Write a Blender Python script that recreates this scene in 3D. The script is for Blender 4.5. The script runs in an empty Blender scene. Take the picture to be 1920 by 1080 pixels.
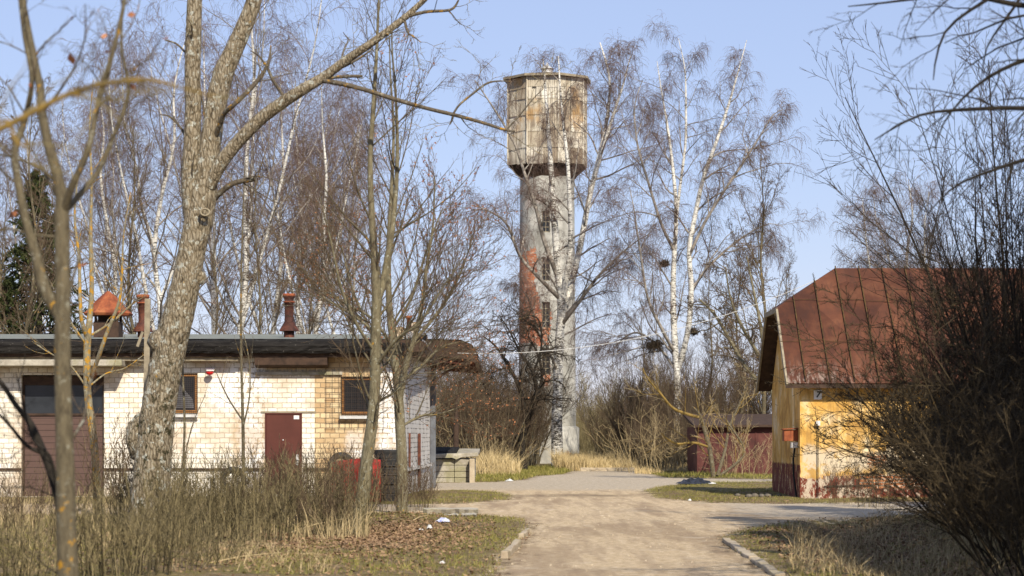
import bpy, math, random
import numpy as np
from mathutils import Vector
R = math.radians
random.seed(7)
rng = np.random.default_rng(11)
S = bpy.context.scene
COL = S.collection

# ---------------------------------------------------------------- camera, sky, sun
F = 4267.0          # focal length in pixels of the 1920 wide photograph
HY = 815.0          # horizon row
CH = 1.6            # eye height
cam_d = bpy.data.cameras.new('camera'); cam = bpy.data.objects.new('camera', cam_d); COL.objects.link(cam)
cam.location = (0, 0, CH); cam.rotation_euler = (R(90), 0, 0)
cam_d.sensor_width = 36; cam_d.lens = F / 1920 * 36
cam_d.shift_y = (HY - 540) / 1920
cam_d.clip_end = 3000; cam_d.clip_start = 0.1
cam_d.dof.use_dof = True; cam_d.dof.focus_distance = 62; cam_d.dof.aperture_fstop = 2.9
S.camera = cam

SUN_EL, SUN_AZ = 37.0, 19.0        # azimuth: degrees to the right of straight behind the camera
w = bpy.data.worlds.new('World'); S.world = w; w.use_nodes = True
wn = w.node_tree.nodes; wl = w.node_tree.links
bg = wn['Background']
sky = wn.new('ShaderNodeTexSky'); sky.sky_type = 'NISHITA'; sky.sun_disc = False
sky.sun_elevation = R(SUN_EL); sky.sun_rotation = R(180 - SUN_AZ)
sky.air_density = 1.0; sky.dust_density = 0.35; sky.ozone_density = 5.0; sky.altitude = 100
tint = wn.new('ShaderNodeMix'); tint.data_type = 'RGBA'; tint.blend_type = 'MULTIPLY'; tint.inputs[0].default_value = 1; tint.inputs[7].default_value = (1.30, 1.04, 1.02, 1)
wl.new(sky.outputs[0], tint.inputs[6]); hz = wn.new('ShaderNodeMix'); hz.data_type = 'RGBA'; hz.inputs[0].default_value = 0.55; hz.inputs[7].default_value = (4.0, 4.9, 7.2, 1)   # even, slightly hazy spring sky
wl.new(tint.outputs[2], hz.inputs[6]); wl.new(hz.outputs[2], bg.inputs[0]); bg.inputs[1].default_value = 0.105
sd_ = bpy.data.lights.new('sun', 'SUN'); sun = bpy.data.objects.new('sun', sd_); COL.objects.link(sun)
sd_.energy = 4.9; sd_.angle = R(0.5); sd_.color = (1.0, 0.91, 0.76)
sv = Vector((math.sin(R(SUN_AZ)) * math.cos(R(SUN_EL)), -math.cos(R(SUN_AZ)) * math.cos(R(SUN_EL)), math.sin(R(SUN_EL))))
sun.rotation_euler = sv.to_track_quat('Z', 'Y').to_euler()
sun.location = sv * 60
vs = S.view_settings; vs.view_transform = 'Standard'; vs.look = 'None'; vs.gamma = 1; vs.use_curve_mapping = False
vs.exposure = 0.28
S.cycles.use_denoising = True
S.cycles.max_bounces = 5; S.cycles.diffuse_bounces = 2; S.cycles.glossy_bounces = 2
S.cycles.transparent_max_bounces = 4

# ---------------------------------------------------------------- coordinates
def P(px, py, D): return np.array([(px - 960) / F * D, D, CH + (HY - py) / F * D])
def G(px, py):
    D = CH * F / (py - HY); return ((px - 960) / F * D, D)
def XA(px, D): return (px - 960) / F * D
def ZA(py, D): return CH + (HY - py) / F * D

# ---------------------------------------------------------------- object helpers
def tag(o, label=None, cat=None, group=None, kind=None):
    if label: o['label'] = label
    if cat: o['category'] = cat
    if group: o['group'] = group
    if kind: o['kind'] = kind
    return o
def thing(name, label, cat, loc=(0, 0, 0), rz=0, group=None):
    o = bpy.data.objects.new(name, None); COL.objects.link(o)
    o.empty_display_size = 0.2
    o.location = loc; o.rotation_euler = (0, 0, rz)
    return tag(o, label, cat, group)
def link(name, me, parent=None, loc=None):
    o = bpy.data.objects.new(name, me); COL.objects.link(o)
    if parent is not None: o.parent = parent
    if loc is not None: o.location = loc
    return o
def dup(root, loc, rz, sc=1.0, label=None, zs=None):
    r = root.copy(); COL.objects.link(r)
    r.location = loc; r.rotation_euler = (0, 0, rz); r.scale = (sc, sc, zs or sc)
    if label: r['label'] = label
    for ch in list(root.children):
        c = ch.copy(); COL.objects.link(c); c.parent = r
        for g in list(ch.children):
            d = g.copy(); COL.objects.link(d); d.parent = c
    return r

class MB:
    """collects verts / faces, several materials, builds ONE mesh object"""
    def __init__(s): s.v = []; s.f = []; s.m = []; s.sm = []
    def add(s, v, f, mi=0, smooth=False):
        b = len(s.v); s.v += [tuple(map(float, p)) for p in v]
        for q in f: s.f.append(tuple(b + i for i in q)); s.m.append(mi); s.sm.append(smooth)
        return s
    def box(s, x0, x1, y0, y1, z0, z1, mi=0):
        v = [(x, y, z) for z in (z0, z1) for y in (y0, y1) for x in (x0, x1)]
        return s.add(v, [(0, 2, 3, 1), (4, 5, 7, 6), (0, 1, 5, 4), (2, 6, 7, 3), (0, 4, 6, 2), (1, 3, 7, 5)], mi)
    def bar(s, a, b, wd, ht=None, mi=0):
        a = Vector(a); b = Vector(b); d = (b - a).normalized(); ht = ht or wd
        up = Vector((0, 0, 1)) if abs(d.z) < 0.95 else Vector((0, 1, 0))
        u = d.cross(up).normalized(); w_ = u.cross(d).normalized()
        v = []
        for p in (a, b):
            for q, t in ((-1, -1), (1, -1), (1, 1), (-1, 1)): v.append(p + u * q * wd / 2 + w_ * t * ht / 2)
        return s.add(v, [(0, 1, 2, 3), (4, 7, 6, 5), (0, 4, 5, 1), (1, 5, 6, 2), (2, 6, 7, 3), (3, 7, 4, 0)], mi)
    def lathe(s, prof, n=24, c=(0, 0, 0), mi=0, smooth=True, cap=True, a0=0.0):
        v = []
        for (r, z) in prof:
            for k in range(n):
                a = 2 * math.pi * k / n + a0; v.append((c[0] + r * math.cos(a), c[1] + r * math.sin(a), c[2] + z))
        f = []
        for i in range(len(prof) - 1):
            for k in range(n): f.append((i * n + k, i * n + (k + 1) % n, (i + 1) * n + (k + 1) % n, (i + 1) * n + k))
        if cap: f.append(tuple(range(n - 1, -1, -1))); f.append(tuple((len(prof) - 1) * n + k for k in range(n)))
        return s.add(v, f, mi, smooth)
    def tube(s, pts, rad, n=8, mi=0):
        V, Q = tube_np(np.array([pts], float), np.array([rad], float), n)
        return s.add(V.tolist(), Q.tolist(), mi, True)
    def prism(s, prof, axis, a, b, mi=0):
        """prof: list of 2D points, extruded along 'x' (prof = y,z) or 'y' (prof = x,z)"""
        n = len(prof); v = []
        for t in (a, b):
            for (p, q) in prof: v.append((t, p, q) if axis == 'x' else (p, t, q))
        f = [(i, (i + 1) % n, n + (i + 1) % n, n + i) for i in range(n)] + [tuple(range(n - 1, -1, -1)), tuple(range(n, 2 * n))]
        return s.add(v, f, mi)
    def build(s, name, mats, parent=None, loc=None, bevel=0, fix=True):
        me = bpy.data.meshes.new(name)
        me.from_pydata(s.v, [], s.f)
        if not isinstance(mats, (list, tuple)): mats = [mats]
        for m in mats: me.materials.append(m)
        me.polygons.foreach_set('material_index', s.m); me.polygons.foreach_set('use_smooth', s.sm)
        me.update()
        if fix:
            import bmesh
            bm = bmesh.new(); bm.from_mesh(me); bmesh.ops.recalc_face_normals(bm, faces=bm.faces); bm.to_mesh(me); bm.free()
        o = link(name, me, parent, loc)
        if bevel:
            b = o.modifiers.new('bevel', 'BEVEL'); b.width = bevel; b.segments = 2; b.limit_method = 'ANGLE'
        return o

def wall_mb(mb, o, u, n, W, H, holes, th, mi=0):
    """a wall of width W along unit u from o, height H, outward normal n, real openings with reveals; hole = (u0,u1,z0,z1)"""
    o = Vector(o); u = Vector(u); n = Vector(n)
    us = sorted({0, W} | {h[0] for h in holes} | {h[1] for h in holes}); zs = sorted({0, H} | {h[2] for h in holes} | {h[3] for h in holes})
    def pt(a, z, d): return o + u * a + Vector((0, 0, z)) - n * d
    for i in range(len(us) - 1):
        for j in range(len(zs) - 1):
            cu = (us[i] + us[i + 1]) / 2; cz = (zs[j] + zs[j + 1]) / 2
            if any(h[0] < cu < h[1] and h[2] < cz < h[3] for h in holes): continue
            for d in (0, th):
                q = [pt(us[i], zs[j], d), pt(us[i + 1], zs[j], d), pt(us[i + 1], zs[j + 1], d), pt(us[i], zs[j + 1], d)]
                mb.add(q, [(0, 1, 2, 3)], mi)
    for h in holes:
        for (a, z0, b, z1) in ((h[0], h[2], h[0], h[3]), (h[1], h[2], h[1], h[3]), (h[0], h[2], h[1], h[2]), (h[0], h[3], h[1], h[3])):
            mb.add([pt(a, z0, 0), pt(b, z1, 0), pt(b, z1, th), pt(a, z0, th)], [(0, 1, 2, 3)], mi)
    for (a, z0, b, z1) in ((0, 0, 0, H), (W, 0, W, H), (0, H, W, H)):
        mb.add([pt(a, z0, 0), pt(b, z1, 0), pt(b, z1, th), pt(a, z0, th)], [(0, 1, 2, 3)], mi)
    return mb

# ---------------------------------------------------------------- vectorised tubes and trees
def norm(a): return a / np.maximum(np.linalg.norm(a, axis=-1, keepdims=True), 1e-9)
def tube_np(Pp, Rr, sides):
    N, n, _ = Pp.shape
    T = norm(np.gradient(Pp, axis=1))
    avg = norm(Pp[:, -1] - Pp[:, 0] + 1e-6)
    ref = np.where(np.abs(avg[:, 2:3]) < 0.8, np.array([[0, 0, 1.0]]), np.array([[1.0, 0.2, 0]]))
    U = norm(np.cross(T, ref[:, None, :])); V = np.cross(T, U)
    a = np.arange(sides) * 2 * np.pi / sides
    ring = (U[:, :, None, :] * np.cos(a)[None, None, :, None] + V[:, :, None, :] * np.sin(a)[None, None, :, None]) * Rr[:, :, None, None]
    verts = (Pp[:, :, None, :] + ring).reshape(-1, 3)
    base = (np.arange(N) * n * sides)[:, None, None] + (np.arange(n - 1) * sides)[None, :, None]
    k = np.arange(sides)[None, None, :]; k2 = (k + 1) % sides
    q = np.stack([base + k, base + k2, base + sides + k2, base + sides + k], -1).reshape(-1, 4)
    return verts, q
def mesh_np(name, parts, mats, smooth=True):
    """parts: list of (verts, faces(k-gon array), material index)"""
    me = bpy.data.meshes.new(name)
    off = 0; VV = []; LL = []; CT = []; MI = []
    for v, f, m in parts:
        if len(f) == 0: continue
        VV.append(v); LL.append((f + off).reshape(-1)); CT.append(np.full(len(f), f.shape[1])); MI.append(np.full(len(f), m)); off += len(v)
    VV = np.concatenate(VV).astype(np.float32); LL = np.concatenate(LL).astype(np.int32); CT = np.concatenate(CT).astype(np.int32); MI = np.concatenate(MI).astype(np.int32)
    me.vertices.add(len(VV)); me.vertices.foreach_set('co', VV.reshape(-1))
    me.loops.add(len(LL)); me.loops.foreach_set('vertex_index', LL)
    me.polygons.add(len(CT)); st = np.concatenate([[0], np.cumsum(CT)[:-1]]).astype(np.int32)
    me.polygons.foreach_set('loop_start', st)
    try: me.polygons.foreach_set('loop_total', CT)
    except Exception: pass
    me.polygons.foreach_set('material_index', MI); me.polygons.foreach_set('use_smooth', np.full(len(CT), smooth))
    for m in mats: me.materials.append(m)
    me.update(calc_edges=True)
    return me
def resample(pts, n):
    p = np.array(pts, float); m = len(p)
    d = np.concatenate([[0], np.cumsum(np.linalg.norm(np.diff(p[:, :3], axis=0), axis=1))])
    # Catmull-Rom through the points
    out = []
    for s in np.linspace(0, d[-1], n):
        i = min(max(np.searchsorted(d, s) - 1, 0), m - 2); t = (s - d[i]) / max(d[i + 1] - d[i], 1e-9)
        p0 = p[max(i - 1, 0)]; p1 = p[i]; p2 = p[i + 1]; p3 = p[min(i + 2, m - 1)]
        c = 0.5 * ((2 * p1) + (-p0 + p2) * t + (2 * p0 - 5 * p1 + 4 * p2 - p3) * t * t + (-p0 + 3 * p1 - 3 * p2 + p3) * t ** 3)
        c[3] = p1[3] * (1 - t) + p2[3] * t
        out.append(c)
    return np.array(out)
def spawn(Pp, Rr, k, t0, t1, g, prefer=None):
    """k children on each parent: positions, tangents, parent's radius, t"""
    N, n, _ = Pp.shape
    t = t0 + (t1 - t0) * ((np.arange(k)[None, :] + g.random((N, k))) / k)
    x = t * (n - 1); i = np.clip(x.astype(int), 0, n - 2); fr = (x - i)[..., None]
    ar = np.arange(N)[:, None]
    a = Pp[ar, i]; b = Pp[ar, i + 1]
    pos = a * (1 - fr) + b * fr
    T = norm(b - a)
    rr = Rr[ar, i] * (1 - fr[..., 0]) + Rr[ar, i + 1] * fr[..., 0]
    return pos.reshape(-1, 3), T.reshape(-1, 3), rr.reshape(-1), t.reshape(-1), np.repeat(np.arange(N), k)
def turn(T, ang, g, flat=0.0):
    rnd = g.normal(size=T.shape); rnd[:, 2] *= (1 - flat)
    perp = norm(rnd - (rnd * T).sum(1, keepdims=True) * T)
    return norm(np.cos(ang)[:, None] * T + np.sin(ang)[:, None] * perp)
def grow(pos, d, L, r0, n, g, trop=0.0, wig=0.1, droop=0.0, tip=0.25):
    N = len(pos); out = np.zeros((N, n, 3)); out[:, 0] = pos; d = d.copy()
    for i in range(1, n):
        s = i / (n - 1)
        d = d + g.normal(size=d.shape) * wig
        d[:, 2] += trop / n - droop * s * s / n * 2
        d = norm(d)
        out[:, i] = out[:, i - 1] + d * (L / (n - 1))[:, None]
    rad = r0[:, None] * (1 - np.linspace(0, 1, n)[None, :] * (1 - tip))
    return out, rad
def ramify(P0, R0, levels, g, len0=None):
    """levels: dicts(k,t0,t1,ang,angv,lf,r,rmax,n,trop,wig,droop,sides,mi,flat). returns parts list"""
    parts = []; Pp, Rr = P0, R0
    Lp = np.linalg.norm(np.diff(Pp, axis=1), axis=2).sum(1) if len0 is None else len0
    for lv in levels:
        pos, T, rr, t, idx = spawn(Pp, Rr, lv['k'], lv.get('t0', 0.15), lv.get('t1', 0.98), g)
        N = len(pos)
        ang = np.radians(lv.get('ang', 45) + lv.get('angv', 12) * g.normal(size=N))
        d = turn(T, ang, g, lv.get('flat', 0.0))
        if 'L' in lv: L = lv['L'] * (0.6 + 0.8 * g.random(N)) * (1 - lv.get('taper', 0.3) * t)
        else: L = Lp[idx] * lv['lf'] * (1 - lv.get('taper', 0.6) * t) * (0.7 + 0.6 * g.random(N))
        r0 = np.minimum(rr * lv.get('rf', 0.6), lv.get('rmax', 1.0)); r0 = np.maximum(r0, lv.get('rmin', 0.004))
        Pp, Rr = grow(pos, d, L, r0, lv.get('n', 5), g, lv.get('trop', 0.0), lv.get('wig', 0.1), lv.get('droop', 0.0), lv.get('tip', 0.3))
        Lp = L
        v, q = tube_np(Pp, Rr, lv.get('sides', 3)); parts.append((v, q, lv.get('mi', 0)))
        lv['_P'] = Pp; lv['_R'] = Rr
    return parts
def leaves_at(Pp, k, size, g, mi, hang=0.5):
    pos, T, rr, t, _ = spawn(Pp, np.ones(Pp.shape[:2]), k, 0.3, 1.0, g)
    N = len(pos); a = norm(g.normal(size=(N, 3)) + np.array([0, 0, -hang])); b = norm(np.cross(a, g.normal(size=(N, 3))))
    s = size * (0.6 + 0.8 * g.random(N))[:, None]
    v = np.stack([pos, pos + a * s * .5 + b * s * .35, pos + a * s, pos + a * s * .5 - b * s * .35], 1).reshape(-1, 3)
    return v, np.arange(N * 4).reshape(-1, 4), mi

# ---------------------------------------------------------------- node materials
class NT:
    def __init__(s, name):
        s.m = bpy.data.materials.new(name); s.m.use_nodes = True; s.t = s.m.node_tree; s.t.nodes.clear()
        s.out = s.t.nodes.new('ShaderNodeOutputMaterial'); s.b = s.t.nodes.new('ShaderNodeBsdfPrincipled')
        s.t.links.new(s.b.outputs[0], s.out.inputs[0]); s.b.inputs['Roughness'].default_value = 0.85
        s.b.inputs['Specular IOR Level'].default_value = 0.25
        s.tc = s.t.nodes.new('ShaderNodeTexCoord')
    def put(s, sock, v):
        if hasattr(v, 'is_output') or isinstance(v, bpy.types.NodeSocket): s.t.links.new(v, sock)
        else: sock.default_value = (*v, 1) if isinstance(v, tuple) and len(v) == 3 and sock.type == 'RGBA' else v
    def obj(s): return s.tc.outputs['Object']
    def geo(s): 
        g = s.t.nodes.new('ShaderNodeNewGeometry'); return g.outputs['Position']
    def map(s, vec, sc=(1, 1, 1), loc=(0, 0, 0), rot=(0, 0, 0)):
        n = s.t.nodes.new('ShaderNodeMapping'); s.put(n.inputs[0], vec); n.inputs[1].default_value = loc; n.inputs[2].default_value = rot; n.inputs[3].default_value = sc; return n.outputs[0]
    def noise(s, vec, sc=5, det=4, rough=0.6, dist=0.0, col=False):
        n = s.t.nodes.new('ShaderNodeTexNoise'); s.put(n.inputs['Vector'], vec); n.inputs['Scale'].default_value = sc; n.inputs['Detail'].default_value = det
        n.inputs['Roughness'].default_value = rough; n.inputs['Distortion'].default_value = dist; return n.outputs['Color' if col else 'Fac']
    def voro(s, vec, sc=5, feat='F1', out='Distance'):
        n = s.t.nodes.new('ShaderNodeTexVoronoi'); n.feature = feat; s.put(n.inputs['Vector'], vec); n.inputs['Scale'].default_value = sc; return n.outputs[out]
    def brick(s, vec, c1, c2, mortar, w_=0.26, h=0.138, ms=0.012, bias=0.0, off=0.5):
        n = s.t.nodes.new('ShaderNodeTexBrick'); s.put(n.inputs['Vector'], vec); s.put(n.inputs['Color1'], c1); s.put(n.inputs['Color2'], c2); s.put(n.inputs['Mortar'], mortar)
        n.inputs['Scale'].default_value = 1; n.inputs['Mortar Size'].default_value = ms; n.inputs['Mortar Smooth'].default_value = 0.15; n.inputs['Bias'].default_value = bias
        n.inputs['Brick Width'].default_value = w_; n.inputs['Row Height'].default_value = h; n.offset = off; return n.outputs['Color'], n.outputs['Fac']
    def math(s, op, a, b=0.0, c=0.0, clamp=False):
        n = s.t.nodes.new('ShaderNodeMath'); n.operation = op; n.use_clamp = clamp; s.put(n.inputs[0], a); s.put(n.inputs[1], b); s.put(n.inputs[2], c); return n.outputs[0]
    def sep(s, vec):
        n = s.t.nodes.new('ShaderNodeSeparateXYZ'); s.put(n.inputs[0], vec); return n.outputs
    def comb(s, x, y, z):
        n = s.t.nodes.new('ShaderNodeCombineXYZ'); s.put(n.inputs[0], x); s.put(n.inputs[1], y); s.put(n.inputs[2], z); return n.outputs[0]
    def ss(s, x, a, b):
        n = s.t.nodes.new('ShaderNodeMapRange'); n.interpolation_type = 'SMOOTHSTEP'; s.put(n.inputs[0], x); s.put(n.inputs[1], a); s.put(n.inputs[2], b); return n.outputs[0]
    def mix(s, f, a, b, mode='MIX'):
        n = s.t.nodes.new('ShaderNodeMix'); n.data_type = 'RGBA'; n.blend_type = mode; s.put(n.inputs[0], f); s.put(n.inputs[6], a); s.put(n.inputs[7], b); return n.outputs[2]
    def ramp(s, f, stops):
        n = s.t.nodes.new('ShaderNodeValToRGB'); s.put(n.inputs[0], f); e = n.color_ramp.elements
        while len(e) < len(stops): e.new(0.5)
        for el, (p, c) in zip(e, stops): el.position = p; el.color = (*c, 1) if len(c) == 3 else c
        return n.outputs[0]
    def attr(s, name):
        n = s.t.nodes.new('ShaderNodeAttribute'); n.attribute_name = name; return n.outputs['Color']
    def rnd(s):
        n = s.t.nodes.new('ShaderNodeObjectInfo'); return n.outputs['Random']
    def island(s):
        n = s.t.nodes.new('ShaderNodeNewGeometry'); return n.outputs['Random Per Island']
    def band(s, x, a, b, soft): return s.math('MULTIPLY', s.ss(x, a - soft, a + soft), s.math('SUBTRACT', 1.0, s.ss(x, b - soft, b + soft)))
    def rect(s, x, z, x0, x1, z0, z1, soft=0.05): return s.math('MULTIPLY', s.band(x, x0, x1, soft), s.band(z, z0, z1, soft))
    def bump(s, h, st=0.5, dist=0.02):
        n = s.t.nodes.new('ShaderNodeBump'); n.inputs['Strength'].default_value = st; n.inputs['Distance'].default_value = dist; s.put(n.inputs['Height'], h)
        s.t.links.new(n.outputs[0], s.b.inputs['Normal']); return s
    def done(s, col=None, rough=None, metal=None, spec=None):
        if col is not None: s.put(s.b.inputs['Base Color'], col)
        if rough is not None: s.put(s.b.inputs['Roughness'], rough)
        if metal is not None: s.put(s.b.inputs['Metallic'], metal)
        if spec is not None: s.b.inputs['Specular IOR Level'].default_value = spec
        return s.m
def plain(name, c, c2=None, sc=8, rough=0.85, bump=0.2, metal=0.0, bd=0.01):
    n = NT(name); f = n.noise(n.obj(), sc, 5, 0.65)
    c2 = c2 or tuple(x * 0.6 for x in c)
    col = n.ramp(f, [(0.3, c2), (0.62, c)])
    if bump: n.bump(f, bump, bd)
    return n.done(col, rough, metal)

M = {}
# bark, twigs
def bark(name, base, dark, lichen=None, lam=0.0, yellow=0.0, sc=6):
    n = NT(name); o = n.obj(); st = n.map(o, (1, 1, 0.28))
    f = n.noise(st, sc * 3, 7, 0.75, 0.4); f2 = n.noise(o, sc * 0.5, 3)
    col = n.ramp(f, [(0.32, dark), (0.58, base)])
    if lam: col = n.mix(n.ss(n.noise(o, sc * 1.6, 5, 0.7), 0.56, 0.66), col, lichen)
    if yellow: col = n.mix(n.ss(n.noise(n.map(o, (1, 1, 1), (4, 2, 7)), sc * 1.1, 4, 0.7), 0.64 - yellow, 0.70 - yellow), col, (0.52, 0.27, 0.02))
    n.bump(f, 0.7, 0.03)
    return n.done(n.mix(n.math('MULTIPLY', f2, 0.4), col, dark), 0.9)
def bigbark():
    n = NT('mossy_old_bark'); g = n.geo(); z = n.sep(g)[2]; st = n.map(g, (1, 1, 0.35))
    f = n.noise(st, 13, 8, 0.8, 0.6); v = n.voro(n.map(g, (1, 1, 0.3)), 22, 'DISTANCE_TO_EDGE'); f2 = n.noise(g, 3.2, 4)
    h = n.math('ADD', f, n.math('MULTIPLY', n.ss(v, 0.0, 0.25), 0.25))
    col = n.ramp(h, [(0.40, (0.05, 0.038, 0.024)), (0.56, (0.24, 0.19, 0.12)), (0.85, (0.42, 0.36, 0.26))])
    col = n.mix(n.ss(n.noise(g, 9, 5, 0.7), 0.56, 0.62), col, (0.52, 0.52, 0.44))
    col = n.mix(n.math('MULTIPLY', n.ss(n.noise(g, 7, 5, 0.75), 0.52, 0.60), n.math('SUBTRACT', 1.0, n.ss(z, 1.6, 4.6))), col, (0.04, 0.036, 0.014))
    col = n.mix(n.ss(n.noise(n.map(g, (1, 1, 1), (4, 2, 7)), 5, 4, 0.7), 0.69, 0.71), col, (0.40, 0.23, 0.03))
    n.bump(h, 1.0, 0.06); return n.done(col, 0.92)
M['bark_big'] = bigbark()
M['bark_smooth'] = bark('smooth_grey_bark', (0.24, 0.21, 0.13), (0.085, 0.07, 0.042), (0.38, 0.38, 0.30), 1, -0.01, 8)
M['bark_lichen'] = bark('lichen_bark', (0.32, 0.28, 0.18), (0.12, 0.10, 0.06), (0.46, 0.46, 0.37), 1, 0.13, 7)
M['bark_limb'] = bark('limb_bark', (0.16, 0.13, 0.09), (0.05, 0.04, 0.03), (0.36, 0.36, 0.30), 1, 0.05, 8)
M['bark_olive'] = bark('olive_bark', (0.17, 0.14, 0.085), (0.06, 0.048, 0.03), (0.3, 0.29, 0.22), 1, 0.02, 10)
M['bark_yellow'] = bark('yellow_lichen_bark', (0.34, 0.22, 0.05), (0.12, 0.09, 0.04), None, 0, 0, 10)
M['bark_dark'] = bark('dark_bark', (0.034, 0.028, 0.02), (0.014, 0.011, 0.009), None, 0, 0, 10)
def birchm():
    n = NT('birch_bark'); o = n.obj()
    b = n.noise(n.map(o, (5, 5, 20)), 1.0, 5, 0.8); b2 = n.noise(n.map(o, (1.2, 1.2, 1.6)), 1.0, 3)
    z = n.sep(o)[2]
    low = n.math('SUBTRACT', 1.0, n.ss(z, 0.3, 7.0))
    th = n.math('ADD', n.math('MULTIPLY', low, 0.05), n.math('ADD', b, n.math('MULTIPLY', b2, 0.35)))
    col = n.ramp(th, [(0.69, (0.68, 0.66, 0.60)), (0.75, (0.045, 0.038, 0.03))])
    return n.done(col, 0.8)
M['birch'] = birchm()
M['birch_limb'] = plain('birch_limb_bark', (0.38, 0.34, 0.29), (0.05, 0.04, 0.032), 3.2, 0.85, 0)
def twig(name, a, b):
    n = NT(name); return n.done(n.mix(n.island(), a, b), 0.8, spec=0.15)
M['twig_birch'] = twig('birch_twig', (0.11, 0.07, 0.055), (0.21, 0.15, 0.12))
M['twig_brown'] = twig('brown_twig', (0.085, 0.055, 0.035), (0.15, 0.11, 0.07))
M['twig_olive'] = twig('olive_twig', (0.17, 0.14, 0.07), (0.28, 0.23, 0.12))
M['twig_dark'] = twig('dark_twig', (0.035, 0.026, 0.018), (0.07, 0.052, 0.034))
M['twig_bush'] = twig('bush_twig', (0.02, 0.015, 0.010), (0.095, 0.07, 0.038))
M['twig_straw'] = twig('straw_stalk', (0.30, 0.23, 0.12), (0.46, 0.36, 0.20))
M['twig_weed'] = twig('weed_stalk', (0.03, 0.023, 0.011), (0.27, 0.22, 0.115))
M['dead_leaf'] = twig('dead_leaf', (0.24, 0.09, 0.04), (0.42, 0.20, 0.10))
M['litter'] = twig('leaf_litter', (0.10, 0.055, 0.028), (0.38, 0.25, 0.145))
M['grass'] = twig('grass_blade', (0.10, 0.115, 0.016), (0.31, 0.26, 0.085))
M['reed'] = twig('dry_reed', (0.42, 0.31, 0.14), (0.62, 0.49, 0.27))
M['needle'] = twig('spruce_needle', (0.028, 0.042, 0.014), (0.075, 0.085, 0.028))

# ---- building materials
def silicate():
    n = NT('silicate_brick'); x, y, z = n.sep(n.geo())
    u = n.math('ADD', x, n.math('MULTIPLY', y, 1.0)); wn_ = n.sep(n.noise(n.geo(), 4.0, 4, 0.7, 0, True))
    v = n.comb(n.math('ADD', u, n.math('MULTIPLY', n.math('SUBTRACT', wn_[0], 0.5), 0.06)), n.math('ADD', z, n.math('MULTIPLY', n.math('SUBTRACT', wn_[1], 0.5), 0.045)), 0.0)
    BW, BH = .24, .126
    big = n.noise(n.comb(u, z, 0.0), 0.9, 3, 0.6); fine = n.noise(n.geo(), 14, 5, 0.7)
    pcol, fac = n.brick(v, (0.72, 0.56, 0.33), (0.46, 0.29, 0.14), (0.24, 0.18, 0.11), BW, BH, .011, -.1)
    wcol, _ = n.brick(v, (0.86, 0.82, 0.73), (0.76, 0.68, 0.53), (0.42, 0.36, 0.28), BW, BH, .008, -.2)
    gcol, _ = n.brick(v, (0.62, 0.60, 0.56), (0.50, 0.48, 0.44), (0.07, 0.065, 0.06), BW, BH, .011)
    X = lambda px: XA(px, 57)
    Z = lambda py: ZA(py, 57)
    wob = n.math('ADD', x, n.math('MULTIPLY', n.math('SUBTRACT', n.noise(n.geo(), 3, 4), 0.5), 0.5))
    left = n.math('SUBTRACT', 1.0, n.ss(wob, X(430), X(450)))
    col = n.mix(left, pcol, wcol)
    # brick infill above and right of the door
    inf = n.math('MAXIMUM', n.rect(x, z, X(497), X(590), Z(776), Z(698), 0.01), n.rect(x, z, X(566), X(590), 0, Z(776), 0.01))
    col = n.mix(inf, col, wcol)
    # white paint, worn
    paint = n.math('MAXIMUM', n.band(wob, X(446), X(497), 0.1), n.math('MULTIPLY', n.band(wob, X(706), X(745), 0.12), 1.0))
    low = n.math('MULTIPLY', n.band(wob, X(648), X(682), 0.1), n.band(z, 0.3, Z(812), 0.15))
    topl = n.math('MULTIPLY', n.band(wob, X(390), X(450), 0.1), n.band(z, Z(770), Z(668), 0.15))
    paint = n.math('MAXIMUM', n.math('MAXIMUM', paint, low), topl)
    paint = n.math('MULTIPLY', paint, n.ss(n.math('ADD', n.noise(n.geo(), 6, 5, 0.75), n.math('MULTIPLY', fac, -0.12)), 0.35, 0.47))
    col = n.mix(paint, col, (0.86, 0.85, 0.82))
    col = n.mix(n.math('MULTIPLY', n.ss(big, 0.48, 0.62), 0.5), col, (0.44, 0.30, 0.16))
    # grey stain under the eave and around the lintels
    st = n.math('MULTIPLY', n.band(z, Z(705), Z(692), 0.04), n.band(x, X(478), X(640), 0.1))
    col = n.mix(n.math('MULTIPLY', st, n.ss(fine, 0.35, 0.6)), col, (0.30, 0.27, 0.22))
    dirt = n.math('MULTIPLY', n.math('SUBTRACT', 1.0, n.ss(z, 0.0, 0.55)), 0.5)
    col = n.mix(dirt, col, (0.36, 0.29, 0.21))
    side = n.ss(x, X(757) - 0.012, X(757) - 0.002)          # the end wall carries old white-grey paint
    col = n.mix(side, col, n.mix(n.ss(n.noise(n.geo(), 2.2, 4), 0.42, 0.6), gcol, (0.62, 0.61, 0.59)))
    col = n.mix(n.math('MULTIPLY', n.ss(fine, 0.35, 0.75), 0.22), col, (0.25, 0.2, 0.14))
    n.bump(n.math('ADD', n.math('MULTIPLY', fac, -1.0), n.math('MULTIPLY', fine, 0.4)), 0.7, 0.012)
    return n.done(col, 0.9)
M['silicate'] = silicate()
def felt(name, a, b):
    n = NT(name); o = n.obj(); f = n.noise(n.map(o, (0.8, 3, 9)), 2, 6, 0.7, 0.5)
    sp = n.noise(n.map(o, (1, 1, 3)), 16, 3)
    col = n.ramp(f, [(0.35, a), (0.68, b)]); col = n.mix(n.ss(sp, 0.68, 0.74), col, (0.28, 0.26, 0.22))
    n.bump(f, 0.9, 0.05); return n.done(col, 0.95, spec=0.08)
M['felt'] = felt('black_roofing_felt', (0.010, 0.009, 0.009), (0.035, 0.032, 0.029))
M['felt_top'] = felt('grey_green_roofing_felt', (0.17, 0.18, 0.155), (0.27, 0.28, 0.25))
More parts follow.
